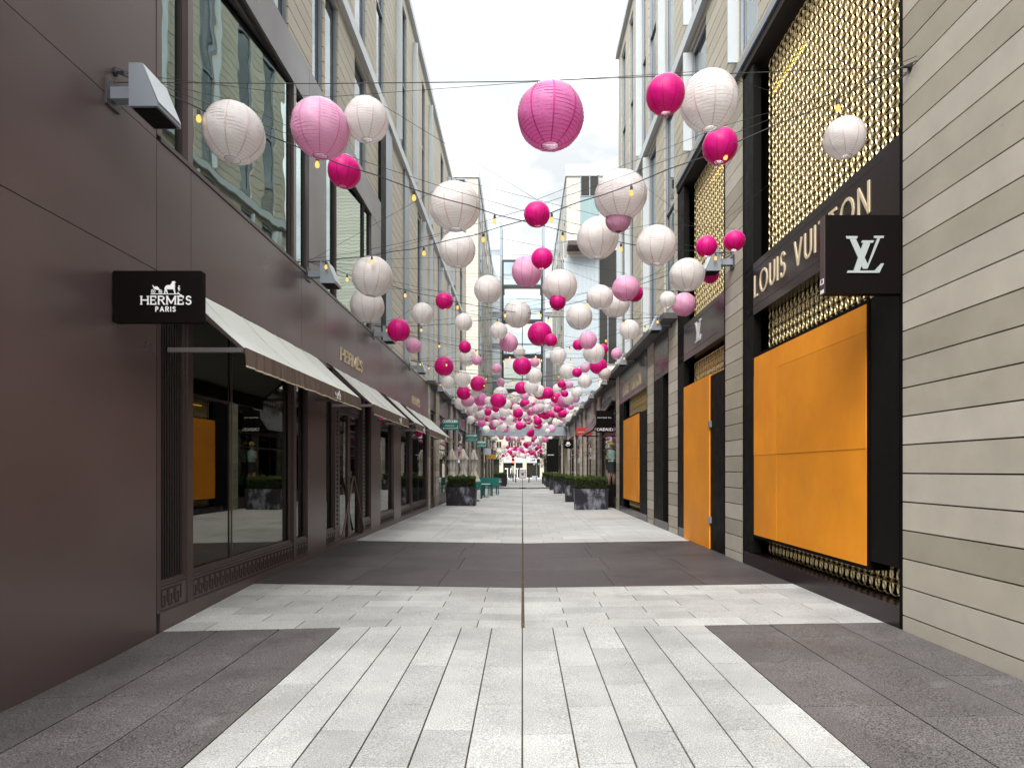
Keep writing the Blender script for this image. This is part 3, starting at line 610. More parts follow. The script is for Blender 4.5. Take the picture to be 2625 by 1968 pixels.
part('side_panel', M['black'], rs, bxs(1, .0, .12, 5.90, 6.38, .62, 3.30)); part('side_panel', M['black'], rs, bxs(1, .0, .12, 9.62, 10.03, .27, 7.8)); part('side_panel', M['black'], rs, bxs(1, .0, .12, 15.8, 16.85, .27, 3.92))
part('side_panel', M['black'], rs, bxs(1, .0, .12, 13.76, 14.25, .27, 7.8)); part('side_panel', M['black'], rs, bxs(1, .0, .12, 21.96, 22.85, .27, 3.92)); part('side_panel', M['black'], rs, bxs(1, .0, .12, 17.82, 18.88, .27, 3.28))
for a, c, z in ((8.4, 9.5, 7.3), (11.3, 12.6, 7.35), (18.6, 21.5, 3.75)):
    b = MB(); b.tube([(WR+.26, a, z), (WR+.26, c, z)], .018, 6); b.build('strip_lamp', M['ytube'], rs)
text(b, 'LOUIS VUITTON', (WR, 9.55, 4.195), U_R, N_R, .31, .034, .34, .012, 3.16, sink=(M['cream'], rs))
text(b, 'LOUIS VUITTON', (WR, 22.0, 4.15), U_R, N_R, .36, .04, .3, .012, 3.3, sink=(M['cream'], rs))
b = MB(); monogram(b, (WR, 12.82, 4.15), U_R, N_R, .42); b.build('fascia_monogram', M['whitepaint'], rs)
part('cornice', M['greymetal'], rs, bxs(1, -.06, .4, 1.2, 14.31, 8.005, 8.12)); part('lintel', M['seam'], rs, bxs(1, -.03, .3, 5.86, 10.06, 7.86, 8.0), bxs(1, -.03, .3, 10.97, 14.29, 7.86, 8.0))
part('canopy_ledge', M['ledge'], rs, bxs(1, -.32, .3, 14.33, 23.72, 5.03, 5.16))
# monogram blade sign
s = thing('blade_sign', 'black square projecting sign with silver LV monogram beside the beige pier', 'sign', (WR, 5.9, 3.2))
part('sign_box', M['signbrown'], s, (2.845, WR-.0, 5.86, 5.955, 3.205, 3.94)); part('side_panel', M['browndk'], s, (2.838, 2.8445, 5.862, 5.953, 3.207, 3.938))
b = MB(); monogram(b, (3.033, 5.86, 3.395), U_F, N_F, .358, .008); b.build('monogram', M['silver'], s)
part('label_tag', M['whitepaint'], s, (2.835, 2.838, 5.88, 5.94, 3.215, 3.25), (2.835, 2.838, 5.88, 5.94, 3.30, 3.31), (2.835, 2.838, 5.88, 5.94, 3.345, 3.352), (2.835, 2.838, 5.88, 5.888, 3.31, 3.345), (2.835, 2.838, 5.932, 5.94, 3.31, 3.345), join=True)

# ================================================================== RIGHT: cream upper building
ur = thing('cream_building', 'cream boarded tower with narrow blue-grey windows above the block-clad shop, right side', 'building', (WR+.5, 14, 5.2))
winR = []
for a, c in ((14.9, 15.9), (16.9, 17.9), (18.3, 19.0), (20.4, 21.1), (21.9, 22.8)): winR += [(a, c, 5.5, 10.5), (a, c, 11.1, 16.6)]
for a, c in ((7.4, 8.3), (9.6, 10.5), (12.3, 13.4)): winR += [(a, c, 8.4, 10.5), (a, c, 11.1, 16.6)]
facade(ur, 1, D2, 14.33, 23.5, 5.17, 10.68, [q for q in winR if q[2] < 8], cap=120)
facade(ur, 1, D2, 6.5, 14.31, 8.13, 10.68, [q for q in winR if 8 < q[2] < 9], cap=45)
facade(ur, 1, D2, 6.5, 23.5, 10.96, 17.0, [q for q in winR if q[2] > 10], cap=130)
part('back_wall', M['seam'], ur, bxs(1, D2+.16, 1.2, 14.33, 23.48, 5.17, 17.0), bxs(1, D2+.16, 1.2, 6.5, 14.31, 8.13, 17.0))
part('string_course', M['palemetal'], ur, bxs(1, -.06, .3, 6.5, 23.51, 10.69, 10.94)); part('parapet', M['palemetal'], ur, bxs(1, -.06, .5, 6.5, 23.52, 17.0, 17.25))
part('end_wall', M['boards'], ur, (WR+1.21, 12, 23.2, 23.5, 5.17, 17.0))
for a, c, e, f in winR:
    window(ur, 1, a, c, e, f, D2+.03, .08, 'greymetal', 'gwin', .05, hb=((e+f)/2,) if f-e > 3 else ())
    if rng.random() < .5: piece('window_fin', M['palemetal'], ur, *bxs(1, -.10, .2, c+.002, c+.05, e, f))

# ================================================================== shop rows beyond
def row(side, label, y0, y1, piers, zt, z_ledge, lg, cap, mez='mezz', loc=None):
    t = thing('shop_row', label, 'shop front', ((-WL-.4) if side < 0 else WR+.4, (y0+y1)/2, 0))
    for a, c in piers: facade(t, side, -.02, a, c, .0, zt, [], cap=cap, m='beige', dep=.3, gap=.014)
    e = [y0] + [q for p in piers for q in p] + [y1]; bays = [(e[i], e[i+1]) for i in range(0, len(e), 2) if e[i+1]-e[i] > .3]
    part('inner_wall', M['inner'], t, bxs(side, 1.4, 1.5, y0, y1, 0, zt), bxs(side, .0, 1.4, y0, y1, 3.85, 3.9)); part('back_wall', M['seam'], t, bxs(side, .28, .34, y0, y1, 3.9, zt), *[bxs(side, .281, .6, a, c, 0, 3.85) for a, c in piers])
    part('roof_slab', M['ledge'], t, bxs(side, -.28, 2.5, y0, y1, zt+.003, zt+.12))
    for a, c in bays:
        mid = [a + (c-a)*k/max(1, round((c-a)/1.5)) for k in range(1, max(1, round((c-a)/1.5)))]
        window(t, side, a+.01, c-.01, .425, 3.05, .08, .07, 'browndk', 'gshop2', .04, bars=mid, hb=(2.45,), name='shop_window')
        window(t, side, a+.01, c-.01, 3.06, 3.84, .08, .06, 'browndk', 'gshop2', .04, bars=mid)
        piece('mezzanine_panel', M[mez], t, *bxs(side, .05, .27, a+.01, c-.01, 3.91, zt-.01))
    part('plinth', M['browndk'], t, *[bxs(side, .06, .3, a, c, -.1, .42) for a, c in bays]); return t
L3 = row(-1, 'brown-windowed shop row with beige piers behind the teal sign, left side', 23.42, 49.5, [(23.43, 23.9), (25.5, 26.5), (30.6, 31.6), (33.2, 34.1), (39.4, 40.2), (42, 42.9), (46.3, 47.2)], 4.78, 0, '', 18)
R3 = row(1, 'dark-windowed shop row with beige piers behind the right planters', 23.72, 49.5, [(28.6, 29.4), (31.0, 32.1), (35.4, 36.3), (38.0, 38.7), (42.3, 43.0), (47.9, 49.0)], 4.95, 0, '', 18, 'fasciaR')
L5 = row(-1, 'far left shop row under and beyond the grey footbridge', 52, 78, [(52, 53), (57, 58), (63, 64), (69, 70), (75, 76)], 4.9, 0, '', 0)
R5 = row(1, 'far right shop row under and beyond the grey footbridge', 52, 78, [(52, 53), (56, 57), (61, 62), (66, 67), (71, 72), (76, 77)], 4.9, 0, '', 0)
text(b, 'CAUDALIE', (WR+.05, 27.8, 4.2), U_R, N_R, .36, .045, .25, .02, 2.6, sink=(M['silver'], R3))

# ================================================================== towers, footbridge and glass link
def tower(side, label, y0, y1, zt):
    t = thing('cream_tower', label, 'building', (side*8, y0, 5)); x0 = side*3.55; x1 = side*13
    part('wall', M['boards'], t, (x0, x1, y0, y1, 4.9, zt)); part('parapet', M['palemetal'], t, (x0-side*.1, x1, y0-.1, y1, zt, zt+.9))
    b = MB()
    for k in range(6):
        yy = y0 + 2 + k*(y1-y0-3)/6
        for z in range(5):
            zz = 6.5 + z*3.9
            if zz + 2.6 < zt and rng.random() < .8: 
                wd = window_far(t, side, x0, yy, yy+rng.choice((.7, 1.1, 1.5)), zz, zz+2.7)
    return t
def window_far(t, side, x, y0, y1, z0, z1):
    o = part('window', M['greymetal'], t, (x-side*.04, x+side*.05, y0, y1, z0, z1)); part('pane', M['gwinf'], o, (x-side*.05, x-side*.041, y0+.1, y1-.1, z0+.1, z1-.1)); return o
def front_win(t, x0, x1, y, z0, z1, pm, n=1, fm='greymetal'):
    o = part('window', M[fm], t, (x0, x1, y-.06, y+.05, z0, z1)); wd = (x1-x0-.08)/n
    for k in range(n): part('pane', M[pm], o, (x0+.08+k*wd, x0+k*wd+wd, y-.075, y-.061, z0+.08, z1-.08))
M['gwinf'] = mat('far_glass', (.13,.17,.18), .08, spec=.8); M['gteal'] = mat('far_teal_glass', (.20,.30,.30), .06, spec=.9); M['gdark'] = mat('far_dark_glass', (.022,.020,.016), .1, spec=.5); M['gpale'] = mat('far_pale_glass', (.55,.62,.64), .08, spec=.8)
TY = 50.0; fx = lambda x: (x-VX)*TY/F
fz = lambda y: H+(VY-y)*TY/F
tl = tower(-1, 'cream boarded tower rising behind the left roofline, past the footbridge', TY, 74, fz(456)); tr = tower(1, 'cream tower with ribbed blue-grey panel and dark balcony, right of the sky gap', TY, 74, fz(452))
for y0 in (455, 540, 640, 740, 840): front_win(tl, fx(1165), fx(1194), TY, fz(y0+55), fz(y0+4), 'gdark' if y0 == 455 else 'gwinf', 1)
front_win(tr, fx(1487), fx(1536), TY, fz(505), fz(448), 'gdark', 2); front_win(tr, fx(1487), fx(1536), TY, fz(585), fz(507), 'gteal', 2); front_win(tr, fx(1534), fx(1582), TY, fz(740), fz(640), 'gdark', 1); front_win(tr, fx(1534), fx(1582), TY, fz(935), fz(770), 'gdark', 2)
b = MB()
for k in range(26): b.box(fx(1446)+k*.106, fx(1446)+k*.106+.085, TY-.09, TY-.01, fz(1040), fz(662))
b.build('ribbed_panel', M['ribbed'], tr); part('balcony', M['palemetal'], tr, (fx(1452), fx(1532), TY-1.5, TY-.1, fz(634), fz(628))); part('balcony_soffit', M['browndk'], tr, (fx(1452), fx(1532), TY-1.52, TY-.1, fz(645), fz(634)-.01))
part('louvre_panel', M['ledge'], tr, (fx(1400), fx(1418), TY+.5, TY+.8, fz(1090), fz(915)))
fb = thing('footbridge', 'grey metal-clad footbridge crossing low over the alley', 'footbridge', (0, 50, 4.36))
for k in range(5):
    a = -WL + k*7.1/5; piece('cladding_panel', M['bridge'], fb, a+.012, a+7.1/5-.012, 49.6, 49.7, 4.40, 5.02)
part('deck', M['ledge'], fb, (-WL, WR, 49.7, 51.6, 4.34, 4.98)); part('edge_beam', M['greymetal'], fb, (-WL, WR, 49.58, 49.69, 4.26, 4.395)); part('coping', M['ledge'], fb, (-WL, WR, 49.57, 49.75, 5.025, 5.08))
GY = 74.0; kx = lambda x: (x-VX)*GY/F
kz = lambda y: H+(VY-y)*GY/F
gk = thing('glass_link', 'black-framed glass link bridge with white spandrels closing the upper alley', 'bridge', (0, GY, 6.8))
for x0, x1 in ((1247, 1287), (1391, 1434)):
    part('stair_tower_wall', M['greymetal'], gk, (kx(x0), kx(x1), GY, GY+4, 6, kz(568)))
    for y in (575, 655, 735, 815, 895, 975): front_win(gk, kx(x0)+.3, kx(x1)-.25, GY, kz(y+66), kz(y), 'gpale' if y < 900 else 'gwinf', 1, 'palemetal'); 
for k, y in enumerate((735, 824, 913, 1002)):
    part('floor_beam', M['steelblack'], gk, (kx(1289), kx(1389), GY-.05, GY+3, kz(y+4), kz(y-4))); piece('spandrel', M['whitepaint'], gk, kx(1294), kx(1384), GY-.12, GY-.06, kz(y+30), kz(y+7)); piece('spandrel', M['whitepaint'], gk, kx(1294), kx(1384), GY-.1, GY-.04, kz(y-10), kz(y-17))
    part('pane', M['glink'], gk, (kx(1291), kx(1387), GY+.1, GY+.12, kz(y-6), kz(y-60 if k else y-66)))
    part('floor_slab', M['palemetal'], gk, (kx(1289), kx(1389), GY+.2, GY+3, kz(y-4)-.05, kz(y-8)-.05))
    part('rail', M['greymetal'], gk, (kx(1289), kx(1389), GY-.03, GY+.03, kz(y-33), kz(y-29)))
for x in (1289, 1339, 1389): part('post', M['steelblack'], gk, (kx(x)-.11, kx(x)+.11, GY-.15, GY-.02, 6.2, kz(668)) if x != 1339 else (kx(x)-.05, kx(x)+.05, GY-.14, GY-.02, 6.2, kz(824)))
part('top_rail', M['steelblack'], gk, (kx(1289), kx(1389), GY-.05, GY+.1, kz(671), kz(666))); part('soffit', M['ledge'], gk, (kx(1289), kx(1389), GY, GY+4, 5.9, 6.2))

# ================================================================== far side of the cross street
CY = 118.0; qx = lambda x: (x-VX)*CY/F
qz = lambda y: H+(VY-y)*CY/F
cb = thing('limestone_building', 'pale limestone building with paired windows across the far street', 'building', (0, CY, 0))
part('wall', M['concrete'], cb, (-30, 30, CY, CY+8, 3.6, 22)); 
for x in (1230, 1285, 1317, 1345, 1389, 1440): part('column', M['concrete'], cb, (qx(x-5), qx(x+5), CY-.1, CY+.6, 0, 3.6))
part('shop_glazing', M['gdark'], cb, (-30, 30, CY+.4, CY+.5, 0, 3.6))
for x0, x1 in ((1291, 1312), (1322, 1340), (1350, 1376), (1400, 1430)): piece('sign_band', M['palemetal'], cb, qx(x0), qx(x1), CY-.05, CY+.3, 2.9, 3.75)
b = MB()
for k in range(7): b.box(qx(1359)+k*.14, qx(1359)+k*.14+.1, CY-.08, CY-.05, 3.2, 3.45)
b.build('band_lettering', M['darkcloth'], cb)
for x in (1252, 1272, 1302, 1324, 1350, 1376, 1400, 1425):
    for z in (5.7, 9.4, 13.1): front_win(cb, qx(x), qx(x+14), CY, z, z+1.25, 'gdark', 2, 'concrete')
for x in (1301, 1309, 1326, 1336): part('door_frame', M['whitepaint'], cb, (qx(x)-.06, qx(x)+.06, CY+.25, CY+.38, 0, 1.7), (qx(x)-.5, qx(x)+.5, CY+.25, CY+.38, 1.7, 1.85), join=True)

# ================================================================== street furniture
def hedge_mesh(wx, wy, hz, n, seed):
    r = random.Random(seed); b = MB(); b.box(-wx/2+.05, wx/2-.05, -wy/2+.05, wy/2-.05, 0, hz-.07, t=.0)  # core box takes the darkest tint, standing in for shade inside the hedge
    for i in range(n):
        f = r.random(); x = r.uniform(-wx/2, wx/2); y = r.uniform(-wy/2, wy/2); z = r.uniform(0, hz)
        if f < .42: z = hz - .08*r.random() + .04*math.sin(x*9+seed)*math.cos(y*7) + .03*math.sin(x*23) + (.07*r.random() if r.random() < .12 else 0)
        elif f < .74: y = -wy/2 + .08*r.random() + .025*math.sin(x*13+z*9) - .02
        elif f < .9: x = r.choice((-1, 1))*(wx/2 - .06*r.random())
        s = r.uniform(.018, .036); d = Vector((r.gauss(0,1), r.gauss(0,1), r.gauss(.5,1))).normalized(); e = d.cross(Vector((r.gauss(0,1), r.gauss(0,1), r.gauss(0,1)))).normalized()
        c = Vector((x, y, z)); b.add([c, c+d*s+e*s*.45, c+d*s*2, c+d*s-e*s*.45], [(0,1,2,3)], .62+.38*r.random() if z > hz-.09 else .05+.4*r.random())  # inner shade painted into the side leaves' tint; paler top leaves are new growth
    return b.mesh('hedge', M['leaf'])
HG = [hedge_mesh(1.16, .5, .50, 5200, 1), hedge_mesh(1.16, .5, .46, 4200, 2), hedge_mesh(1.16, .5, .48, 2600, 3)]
def planter_mesh(wx, wy, hz):
    b = MB(); t = .035; f = .03
    b.add([(-wx/2+f,-wy/2+f,0),(wx/2-f,-wy/2+f,0),(wx/2-f,wy/2-f,0),(-wx/2+f,wy/2-f,0),(-wx/2,-wy/2,hz),(wx/2,-wy/2,hz),(wx/2,wy/2,hz),(-wx/2,wy/2,hz)], [(0,3,2,1),(0,1,5,4),(1,2,6,5),(2,3,7,6),(3,0,4,7),(4,5,6,7)])
    r = MB()
    for a in ((-wx/2-.015, wx/2+.015, -wy/2-.015, -wy/2+t), (-wx/2-.015, wx/2+.015, wy/2-t, wy/2+.015)): r.box(a[0], a[1], a[2], a[3], hz-.04, hz+.012)
    for a in (-wx/2-.015, wx/2-t): r.box(a, a+t+.015, -wy/2+t, wy/2-t, hz-.04, hz+.011)
    return b.mesh('trough', M['lead']), r.mesh('rim', M['lead'])
PT, PR = planter_mesh(1.28, .62, .77)
def planter(x, y, lab, k=0, grp='hedge planters lining the alley'):
    z = gz(x, y); t = thing('hedge_planter', lab, 'planter', (x, y, z), grp)
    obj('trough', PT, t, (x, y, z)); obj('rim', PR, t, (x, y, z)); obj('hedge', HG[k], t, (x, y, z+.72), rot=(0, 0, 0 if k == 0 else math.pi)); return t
for x, y, lab, k in ((2.62, 23.9, 'lead planter with streaky white patina and clipped hedge, nearest on the right', 0), (2.66, 29.7, 'dark lead hedge planter right behind the nearest right-hand planter', 1), (2.62, 39.9, 'lead hedge planter with bluish front, third along the right side', 1),
        (2.66, 47.0, 'lead hedge planter fourth along the right side, mostly hidden behind the third', 2), (2.7, 55.2, 'dark hedge planter past the footbridge, largest of the far right trio', 2), (2.75, 61.2, 'dark hedge planter in the middle of the far right trio', 2), (2.75, 68, 'dark hedge planter farthest along the right side', 2),
        (-2.58, 26.5, 'lead planter with clipped hedge beside the teal chairs, left side', 0), (-2.1, 58, 'hedge planter left of the sign stand, behind the teal chairs', 2), (-2.2, 65.3, 'grey hedge planter farthest along the left side', 2)): planter(x, y, lab, k)
# teal furniture
def chair(x, y, rz, lab):
    t = thing('chair', lab, 'chair', (x, y, gz(x, y)), 'teal chairs at the café table'); z = gz(x, y); ca, sa = math.cos(rz), math.sin(rz)
    def P(name, m, *bx):
        b = MB()
        for q in bx: b.box(*q)
        o = bpy.data.objects.new(name, b.mesh(name, m)); col.objects.link(o); o.parent = t
    P('seat', M['teal'], (-.27, .27, -.26, .26, .47, .52)); P('backrest', M['teal'], (-.29, .29, .25, .30, .56, 1.06))
    for sx in (-.28, .24):
        for sy in (-.26, .24): P('leg', M['tealdk'], (sx, sx+.05, sy, sy+.05, 0, .47 if sy < 0 else .72))
        P('armrest', M['teal'], (sx-.01, sx+.06, -.27, .27, .70, .735)); P('arm_post', M['tealdk'], (sx, sx+.05, -.26, -.21, .47, .70))
    t.rotation_euler = (0, 0, rz)
chair(-2.42, 33.0, RD(178), 'teal chair with its back to the viewer, tucked against the left planter'); chair(-2.05, 36.4, RD(10), 'teal chair facing the white table from behind it'); chair(-1.78, 38.2, RD(195), 'teal chair at the alley-side end of the left seating'); chair(-2.7, 38.0, RD(-15), 'teal chair half hidden behind the others, nearest the left shop row')
def table(x, y, lab):
    z = gz(x, y); t = thing('cafe_table', lab, 'table', (x, y, z), 'white café tables'); b = MB(); b.lathe([(.0,.72),(.33,.72),(.34,.735),(.33,.75),(.0,.75)], 20, (x, y, z)); b.build('tabletop', M['whitepaint'], t)
    b = MB(); b.lathe([(.03,.02),(.03,.72)], 8, (x, y, z)); b.build('pedestal', M['tealdk'], t); b = MB(); b.lathe([(0,0),(.24,0),(.23,.02),(0,.03)], 16, (x, y, z)); b.build('base', M['tealdk'], t)
table(-2.1, 34.7, 'round white café table among the teal chairs'); table(-1.75, 42, 'white café table behind the teal chairs, only its edge showing')
def umbrella(x, y, h, lab, seed):
    z = gz(x, y); t = thing('closed_umbrella', lab, 'umbrella', (x, y, z), 'closed cream umbrellas'); r = random.Random(seed); ph = r.random()*6
    b = MB(); b.tube([(x,y,z),(x,y,z+h)], .025, 8); b.build('pole', M['wood'], t); b = MB(); b.lathe([(.28,0),(.28,.05),(.06,.08),(.06,.2)], 14, (x,y,z), cap=True); b.build('base', M['ledge'], t)
    pr = [(.02, h), (.05, h-.04), (.10, h-.18), (.21, h-.48), (.20, h-.5), (.11, h-.51), (.15, h-.75), (.10, h-.95), (.13, h-1.15), (.26, h-1.52), (.24, h-1.56), (.1, h-1.57)]
    b = MB(); b.lathe(pr, 32, (x,y,z), lambda a, i: 1 + (.28*math.sin(6*a+ph+i*.15) + .12*math.sin(3*a+ph*2+i*.5))*min(1, i/3)); o = b.build('canopy', M['canvas'], t, True)
    b = MB(); b.lathe([(.125,h-.98),(.135,h-.95),(.125,h-.92)], 16, (x,y,z)); b.build('tie_strap', M['canvas'], t)
umbrella(-3.2, 28.3, 2.46, 'closed cream umbrella nearest the left shop windows, half hidden by a pier', 1); umbrella(-2.78, 29.3, 2.50, 'closed cream umbrella in the middle of the three, tied at the waist', 2); umbrella(-2.36, 30.3, 2.50, 'closed cream umbrella nearest the alley centre, flaring at its hem', 3)
# hanging signs
def blade(name, lab, side, y, x_in, z0, z1, m, wtxt=None, grp=None, wm='whitepaint', th=.06):
    xw = -WL if side < 0 else WR; t = thing(name, lab, 'sign', (xw, y, z0), grp); a, c = (xw+.06, x_in) if side < 0 else (x_in, xw-.06)
    part('sign_board', M[m], t, (a, c, y-th/2, y+th/2, z0, z1)); part('bracket', M['browndk'], t, (xw-side*-.0 if side < 0 else xw, a if side < 0 else c, y-.02, y+.02, z1-.1, z1-.06))
    return t, a, c
for k, (y, lab) in enumerate(((26.9, 'teal CENTROLINA sign with white arrow, nearest of the three teal signs'), (38.0, 'teal sign partly hidden by beige piers, middle of the three teal signs'), (47.2, 'small teal sign with white lettering, farthest of the three teal signs'))):
    t, a, c = blade('hanging_sign', lab, -1, y, -WL+.81, 3.27, 3.74, 'teal', grp='teal blade signs')
    b = MB(); text(b, 'CENTROLINA', (a+.05, y-.03, 3.585), U_F, N_F, .105, .020, .2, .004, c-a-.1); b.build('lettering', M['whitepaint'], t)
    b = MB(); yy = y-.034; b.box(a+.09, c-.05, yy, yy+.004, 3.335, 3.35); b.box(c-.065, c-.05, yy, yy+.004, 3.35, 3.47); b.prism([(a+.05,yy,3.342),(a+.11,yy,3.375),(a+.11,yy,3.31)], (0,.004,0))
    for q in range(9): b.box(a+.16+q*.045, a+.19+q*.045, yy, yy+.004, 3.44, 3.462)
    b.build('arrow', M['whitepaint'], t)
t, a, c = blade('hanging_sign', 'black CAUDALIE boutique spa sign projecting from the right shop row', 1, 23.95, 2.83, 2.98, 3.82, 'signbrown')
b = MB(); text(b, 'CAUDALIE', (a+.03, 23.92, 3.05), U_F, N_F, .10, .0125, .2, .004, .56); text(b, ':', (a+.63, 23.92, 3.05), U_F, N_F, .10, .022, .2, .004); b.build('lettering', M['whitepaint'], t)
b = MB(); text(b, 'BOUTIQUE SPA', (a+.06, 23.92, 3.53), U_F, N_F, .035, .006, .55, .004, .52); b.build('lettering', M['whitepaint'], t)
t, a, c = blade('hanging_sign', 'red projecting sign with faint white script on the right shop row', 1, 31.6, 2.74, 3.30, 3.68, 'red')
b = MB(); b.tube([(a+.06+.012*k, 31.565, 3.46+.03*math.sin(k*1.1)+.012*math.sin(k*2.7)) for k in range(40)], .006, 4); b.build('script', M['whitepaint'], t)
t, a, c = blade('hanging_sign', 'small black square sign with a white curled emblem, right shop row', 1, 44.0, 2.94, 3.05, 3.66, 'signbrown')
b = MB(); b.tube([(a+.10+.38*k/20, 43.965, 3.24+.10*(k/20-.45)**2*4) for k in range(21)], .018, 5); b.prism([(a+.16,43.965,3.34),(a+.42,43.965,3.36),(a+.40,43.965,3.5),(a+.2,43.965,3.54)], (0,-.006,0)); b.build('emblem', M['whitepaint'], t)
t, a, c = blade('banner_sign', 'tall black banner sign past the footbridge on the right', 1, 60.2, 2.32, 1.35, 4.55, 'black')
b = MB()
for k in range(7): b.box(a+.12+k*.09, a+.18+k*.09, 60.165, 60.169, 2.95, 3.03)
b.build('lettering', M['whitepaint'], t)
t, a, c = blade('hanging_sign', 'pale square menu sign past the teal signs, left side', -1, 56.0, -2.8, 2.90, 3.50, 'palemetal'); t, a, c = blade('hanging_sign', 'ochre yellow sign below the pale menu sign, far left', -1, 60.0, -2.55, 2.62, 3.05, 'yellow')
# dark awning of the spa
t = thing('awning', 'dark maroon awning frame over the spa shop, right side', 'awning', (WR, 26.6, 4.3))
b = MB(); b.prism([(WR, 24.6, 4.32), (2.76, 24.6, 3.14), (2.76, 24.6, 3.11), (WR, 24.6, 4.27)], (0, 4.2, 0)); b.build('canopy', M['fasciaR'], t)
for y in (24.62, 28.78):
    b = MB(); b.tube([(WR, y, 3.1), (2.76, y, 3.1)], .03, 6); b.build('arm', M['black'], t); b = MB(); b.tube([(WR, y, 4.25), (2.76, y, 3.08)], .022, 6); b.build('rafter', M['fasciaR'], t)
b = MB(); b.tube([(2.77, 24.6, 3.1), (2.77, 28.8, 3.1)], .03, 6); b.build('front_bar', M['black'], t)
# mannequin in the spa window
t = thing('mannequin', 'mannequin in pale teal top and yellow cap standing in the spa window', 'mannequin', (WR-.02, 24.9, .95)); X, Y, Z = WR+.0, 24.9, .95
part('plinth', M['black'], t, (X-.16, X+.2, Y-.2, Y+.2, .06, .95)); b = MB()
for s_ in (-1, 1): b.tube([(X+s_*.09, Y, Z), (X+s_*.085, Y, Z+.42), (X+s_*.06, Y, Z+.82)], .05, 8, r1=.085)
b.lathe([(.13,.78),(.14,.9),(.11,1.0),(.145,1.2),(.15,1.32),(.06,1.38),(.045,1.44),(.075,1.5),(.085,1.58),(.07,1.66),(.02,1.69)], 12, (X, Y, Z))
for s_ in (-1, 1): b.tube([(X+s_*.14, Y, Z+1.3), (X+s_*.2, Y-.03, Z+1.08), (X+s_*.06, Y-.16, Z+1.02)], .045, 7, r1=.032)
b.build('body', M['skin'], t, True); b = MB(); b.lathe([(.15,.93),(.125,1.0),(.16,1.2),(.168,1.33),(.07,1.39)], 12, (X, Y, Z))
b.build('top', M['tealcloth'], t, True); b = MB(); b.lathe([(.155,.5),(.15,.78),(.145,.93)], 12, (X, Y, Z)); b.build('trousers', M['darkcloth'], t, True); b = MB(); b.lathe([(.12,1.6),(.095,1.62),(.085,1.7),(.02,1.74)], 12, (X, Y, Z)); b.build('cap', M['yellowcloth'], t, True)
# sign stand, bollards, signal, lamp, far trees and pots
Y = 52.5; t = thing('sign_stand', 'white notice board on a pole with cross foot in the alley centre', 'sign', (.02, Y, 0))
b = MB(); b.box(-.05, .05, Y-.05, Y+.05, 0, .08); b.box(-.30, .34, Y-.08, Y+.08, .0, .055); b.build('foot', M['black'], t); b = MB(); b.tube([(.02, Y, .05), (.02, Y, .85)], .022, 8); b.build('pole', M['greymetal'], t)
part('frame', mat('pink_frame', (.42,.16,.25), .5), t, (-.27, .31, Y-.03, Y+.01, .83, 1.56)); part('notice', M['whitepaint'], t, (-.235, .275, Y-.036, Y-.031, .865, 1.525)); part('printed_square', mat('plum_print', (.16,.04,.10), .6), t, (-.07, .11, Y-.0395, Y-.0365, 1.1, 1.3))
for x, lab in ((-2.4, 'black bollard at the left of the alley mouth'), (-.82, 'black bollard just left of the notice board'), (.82, 'black bollard just right of the notice board')):
    t = thing('bollard', lab, 'bollard', (x, 77, gz(x, 77)), 'bollards at the alley mouth'); b = MB(); b.lathe([(.09,0),(.09,.05),(.065,.08),(.065,.85),(.08,.86),(.08,.92),(.05,1.0),(0,1.02)], 12, (x, 77, gz(x, 77))); b.build('post', M['black'], t)
t = thing('traffic_signal', 'black traffic signal showing red across the far street', 'traffic light', (-1.25, 84, 0)); b = MB(); b.tube([(-1.25,84,-.05),(-1.25,84,3.4)], .06, 8); b.build('pole', M['black'], t); part('housing', M['black'], t, (-1.42, -1.08, 83.8, 84.05, 2.1, 3.05)); b = MB(); b.lathe([(0,.03),(.13,.0)], 14, (0,0,0)); me = b.mesh('lens', M['redlight']); obj('lens', me, t, (-1.25, 83.79, 2.62), rot=(RD(90),0,0))
t = thing('street_lamp', 'twin-armed street lamp with pale globes across the far street', 'street lamp', (2.1, 92, 0)); b = MB(); b.tube([(2.1,92,-.02),(2.1,92,2.6)], .06, 8); b.tube([(1.75,92,2.4),(2.1,92,2.55),(2.45,92,2.4)], .03, 6); b.build('post', M['greymetal'], t)
for x in (1.75, 2.45): b = MB(); b.lathe([(.02,2.2),(.13,2.28),(.15,2.4),(.1,2.52),(.02,2.55)], 12, (x, 92, 0)); b.build('globe', M['cream'], t, True)
def tree(x, y, h, cr, lab, seed):
    r = random.Random(seed); t = thing('street_tree', lab, 'tree', (x, y, 0), 'street trees at the far crossing'); b = MB(); b.tube([(x,y,-.05),(x+.05,y,h*.3),(x,y+.05,h*.55)], .13, 8, r1=.07)
    for k in range(7):
        a = k*.9; b.tube([(x, y, h*.42), (x+cr*.6*math.cos(a), y+cr*.6*math.sin(a), h*(.6+.05*(k % 4)))], .05, 5, r1=.015)
    b.build('trunk', M['bark'], t); b = MB(); cl = [(Vector((r.gauss(0,.55)*cr, r.gauss(0,.55)*cr, h*.66 + r.gauss(0,.16)*h)), r.uniform(.25, .5)*cr) for _ in range(26)]
    for c, q in cl:
        for _ in range(110):
            d = Vector((r.gauss(0,1), r.gauss(0,1), r.gauss(0,1))).normalized(); p = Vector((x, y, 0)) + c + d*q*r.random()**.4; e = d.cross(Vector((r.random(), r.random(), 1))).normalized(); s = r.uniform(.05, .10)
            f = Vector((r.gauss(0,1), r.gauss(0,1), r.gauss(0,1))).normalized(); b.add([p, p+e*s+f*s*.4, p+e*s*2, p+e*s-f*s*.4], [(0,1,2,3)], r.random())
    b.build('crown', M['leafdk'], t)
